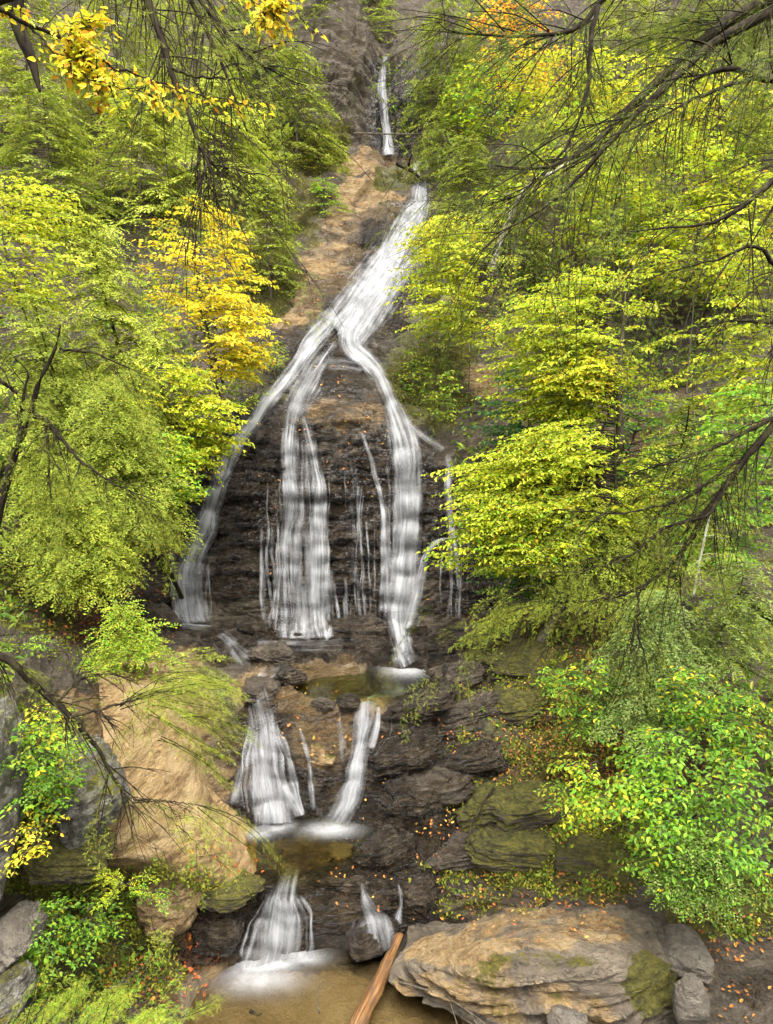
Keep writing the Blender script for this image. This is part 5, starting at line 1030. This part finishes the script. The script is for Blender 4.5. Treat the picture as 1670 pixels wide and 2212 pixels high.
limb_tree('h', 'hemlock_tree', 'dark hemlock limb sloping down across the ochre slab', 'tree', [(-160,1750,5.6,.12),(-170,1400,5.7,.11),(-160,900,6.0,.08)], [
    [(-165,1370,5.7,.06),(-60,1390,5.8,.052),(25,1426,5.9,.045),(65,1471,6.0,.042),(105,1506,6.1,.038),(135,1536,6.15,.034),(175,1571,6.2,.03),(205,1606,6.3,.024),(235,1656,6.35,.02),(250,1694,6.4,.017),(280,1724,6.45,.014),(285,1759,6.45,.009),(287,1824,6.4,.004)],
    [(280,1724,6.45,.012),(350,1729,6.5,.009),(425,1739,6.6,.004)],
    [(330,1727,6.5,.008),(380,1780,6.5,.006),(470,1860,6.5,.003)],
    [(120,1520,6.1,.02),(180,1460,6.3,.016),(250,1455,6.5,.01),(300,1480,6.6,.005)],
    [(150,1550,6.1,.018),(260,1520,6.3,.012),(380,1490,6.6,.006)]],
    [('hemy', 2), ('hem', 1)], sprays=8, size=.7, width=.2, dens=.7, twigs=9, down=.4, splen=(.25, .6), tw_len=.4,
    extra=[(370,1440,6.9,505,1400,7.1,.26,4),(350,1470,6.8,510,1470,7.0,.26,4),(380,1550,6.8,515,1570,7.0,.26,4),(260,1520,6.4,480,1420,6.8,.3,5),(300,1500,6.5,500,1500,6.8,.3,4),(330,1530,6.5,510,1600,6.8,.3,5),(350,1600,6.6,500,1680,6.9,.25,3),(430,1740,6.6,620,1830,7.2,.12,3)])
limb_tree('h', 'hemlock_tree', 'young hemlock with bright sprays along the bottom left edge', 'tree', [(-160,2700,4.6,.04),(-80,2420,4.9,.035),(-20,2300,5.1,.02)], [
    [(-80,2420,4.9,.025),(100,2330,5.1,.016),(230,2230,5.4,.01),(330,2150,5.7,.005)], [(-60,2380,5.0,.02),(40,2250,5.2,.012),(110,2150,5.5,.005)]],
    [('hemy', 1.5), ('fresh', .6)], rooted=False, sprays=8, size=.6, width=.16, dens=.8, twigs=5, down=.15, splen=(.2, .45), tw_len=.35,
    extra=[(60,2260,5.2,170,2110,5.6,.2,4),(140,2270,5.2,270,2120,5.6,.2,5),(220,2270,5.2,360,2140,5.7,.2,5),(280,2290,5.2,400,2190,5.6,.2,4),(380,2200,5.6,468,2130,5.9,.09,2),(0,2260,5.2,90,2150,5.5,.18,3)])
limb_tree('b', 'beech_tree', 'near beech branch of orange and yellow leaves at the upper left', 'tree', [(-420,900,3.4,.1),(-400,300,3.7,.09),(-130,-10,3.9,.05),(330,-70,3.9,.02)], [
    [(-130,-10,3.9,.02),(0,22,3.9,.016),(85,62,3.9,.013),(165,95,3.9,.011),(210,130,3.9,.009),(280,160,3.9,.007),(390,190,3.9,.005),(465,210,3.9,.004),(565,235,3.9,.002)],
    [(60,50,3.9,.008),(110,110,3.85,.006),(200,175,3.8,.004),(330,205,3.8,.002)],
    [(330,-70,3.9,.008),(500,-30,3.9,.006),(600,10,3.9,.004),(650,40,3.9,.002)]],
    [('yellow', 3), ('orange', 1.1), ('limey', 1.2)], rooted=False, sprays=60, size=.5, width=.06, dens=.6, twigs=2, fine=False, splen=(.06, .17), down=.1, bark='bark', tw_len=.15, droop=.1)
pole('dead_tree', 'jagged dark broken stub at the upper left corner', [(20,-120,6.0,.09),(40,60,6.0,.06),(66,120,6.0,.045),(80,175,6.0,.025),(88,205,6.0,.006)], 'bark')

# ------------------------------------------------------------------ fallen leaves and ground cover
def scatter(zones, n, seed):
    rg = np.random.RandomState(seed); w = np.array([z[2] * z[3] * z[4] for z in zones]); k = rg.choice(len(zones), n, p=w / w.sum()); Z = np.array(zones, float)[k]
    r = np.sqrt(rg.uniform(size=n)); th = rg.uniform(0, 2 * np.pi, n); return Z[:, 0] + Z[:, 2] * r * np.cos(th), Z[:, 1] + Z[:, 3] * r * np.sin(th), rg
for o in ROCKS:                                   # the rocks join the look-up tables
    me = o.data; n_ = len(me.vertices); co_ = np.zeros(n_ * 3, np.float32); no_ = np.zeros(n_ * 3, np.float32)
    me.vertices.foreach_get('co', co_); me.vertices.foreach_get('normal', no_); Rm = np.array(o.rotation_euler.to_matrix())
    P_ = co_.reshape(-1, 3) @ Rm.T + np.array(o.location); N_ = no_.reshape(-1, 3) @ Rm.T
    f_ = (N_ * P_).sum(1) < 0; P_, N_ = P_[f_], N_[f_]; u_, v_ = proj(P_)
    i_ = ((v_ - V0) / BS).astype(int); j_ = ((u_ - U0) / BS).astype(int); g_ = (i_ > 1) & (i_ < NV - 2) & (j_ > 1) & (j_ < NU - 2)
    P_, N_, i_, j_ = P_[g_], N_[g_], i_[g_], j_[g_]
    for k_ in np.argsort(-P_[:, 1]):
        for a in (-1, 0, 1):
            for b in (-1, 0, 1):
                if P_[k_, 1] < DM[i_[k_] + a, j_[k_] + b]: DM[i_[k_] + a, j_[k_] + b] = P_[k_, 1]; NM[i_[k_] + a, j_[k_] + b] = N_[k_]
def surf(u, v, lift):
    """points on whatever solid surface the sight line meets first among the ground and the rocks"""
    return W(u, v, depth(u, v)) + nrm(u, v) * lift
def cover(name, kind_cols, zones, n, seed, size, mat, per=1, spread=.0, up=.5, lift=.02, wid=.6, thin=None):
    u, v, rg = scatter(zones, n, seed)
    if thin is not None:
        ok = fbm(np.stack([u / 60, v / 40, 0 * u + seed], -1), 3) > thin; u, v = u[ok], v[ok]
    P = surf(u, v, lift); N = nrm(u, v); m = len(P)
    P = np.repeat(P, per, 0) + rg.normal(size=(m * per, 3)) * spread; N = np.repeat(N, per, 0); m *= per
    d = rg.normal(size=(m, 3)); d -= (d * N).sum(1)[:, None] * N; d = unit(d) + N * up * rg.uniform(0, 1.6, m)[:, None]
    c = Crown(); l = size * rg.uniform(.6, 1.3, m); c.add(P, d, unit(N + rg.normal(size=(m, 3)) * .35), l, l * wid, pick(kind_cols, m, rg, .18))
    me = c.mesh(name, mat, True); o = link(name, me); o['kind'] = 'stuff'; return o
PAL['fall'] = [(.44,.17,.03,4),(.50,.25,.04,3),(.33,.11,.025,3),(.55,.36,.06,1.2),(.24,.09,.03,2)]
PAL['red'] = [(.45,.10,.02,3),(.55,.18,.03,3),(.36,.12,.04,2)]
PAL['mossc'] = [(.16,.17,.014,4),(.24,.24,.016,3),(.10,.13,.014,3),(.34,.31,.02,1)]
PAL['herb'] = [(.16,.28,.02,4),(.24,.36,.02,3),(.34,.42,.02,2),(.10,.2,.02,2),(.5,.42,.02,.4)]
cover('leaf_litter', 'fall', [(1200,1370,170,60,1.6),(1330,1570,170,140,1.5),(1220,1650,170,90,1.3),(1080,1560,130,110,.9),(1080,1800,200,120,.3),(950,1700,180,160,.12),(880,1900,200,110,.15),(1180,1900,240,80,.5),(1150,1990,200,50,.35),(1560,2030,120,60,.5),(1600,2160,80,60,.3),(1230,1760,120,60,.7)], 2900, 3, .052, 'litter', up=.25, lift=.03)
cover('leaf_litter', 'red', [(450,2020,60,60,2),(250,1330,160,80,1),(330,2130,120,60,.7),(480,1880,90,60,.6),(150,1290,120,90,.8)], 520, 4, .06, 'litter', up=.25, lift=.04)
cover('leaf_litter', 'fall', [(790,980,60,100,.4),(560,1080,60,200,.2),(720,900,120,120,.4),(680,1560,100,80,.4),(900,1250,60,80,.2),(740,440,80,120,.5),(690,620,70,80,.6)], 200, 5, .07, 'litter', up=.2, lift=.04)
mz = [(930,800,90,110,1),(1140,1480,170,80,1),(1150,1580,160,90,.8),(1250,1850,210,90,.9),(1180,1750,190,70,.6),(1400,1800,140,90,.7),(280,1930,210,80,.9),(200,2080,200,120,.8),(120,1720,110,70,1),(130,1880,110,40,1),(20,1750,60,200,.8),(340,1960,80,60,.6),(1060,1880,160,50,.5),(60,1300,140,120,.6),(560,560,80,160,.8),(640,330,110,50,.8),(585,800,60,60,.6),(1600,1960,120,70,.9),(250,1420,140,60,.5)]
cover('moss', 'mossc', mz + [(1150,1700,250,120,.5),(1020,1930,180,60,.4),(60,1750,100,250,.5)], 14000, 6, .05, 'litter', per=5, spread=.035, up=1.2, lift=.0, wid=.5, thin=-.15)
cover('ground_cover', 'herb', mz, 1500, 7, .07, 'leaf', per=6, spread=.06, up=1.4, lift=.03, thin=.05)
cover('undergrowth', [('herb', 1), ('hem', 1)], [(250,200,420,300,1),(1250,200,450,260,1),(200,600,330,250,.9),(1300,600,420,260,1),(150,1000,250,250,.7),(1350,1000,380,260,.8),(1450,1450,260,200,.5),(1950,1500,300,700,.8),(-250,1400,250,700,.6)], 19000, 8, .17, 'leaf', per=4, spread=.16, up=1.3, lift=.1, wid=.4, thin=.02)
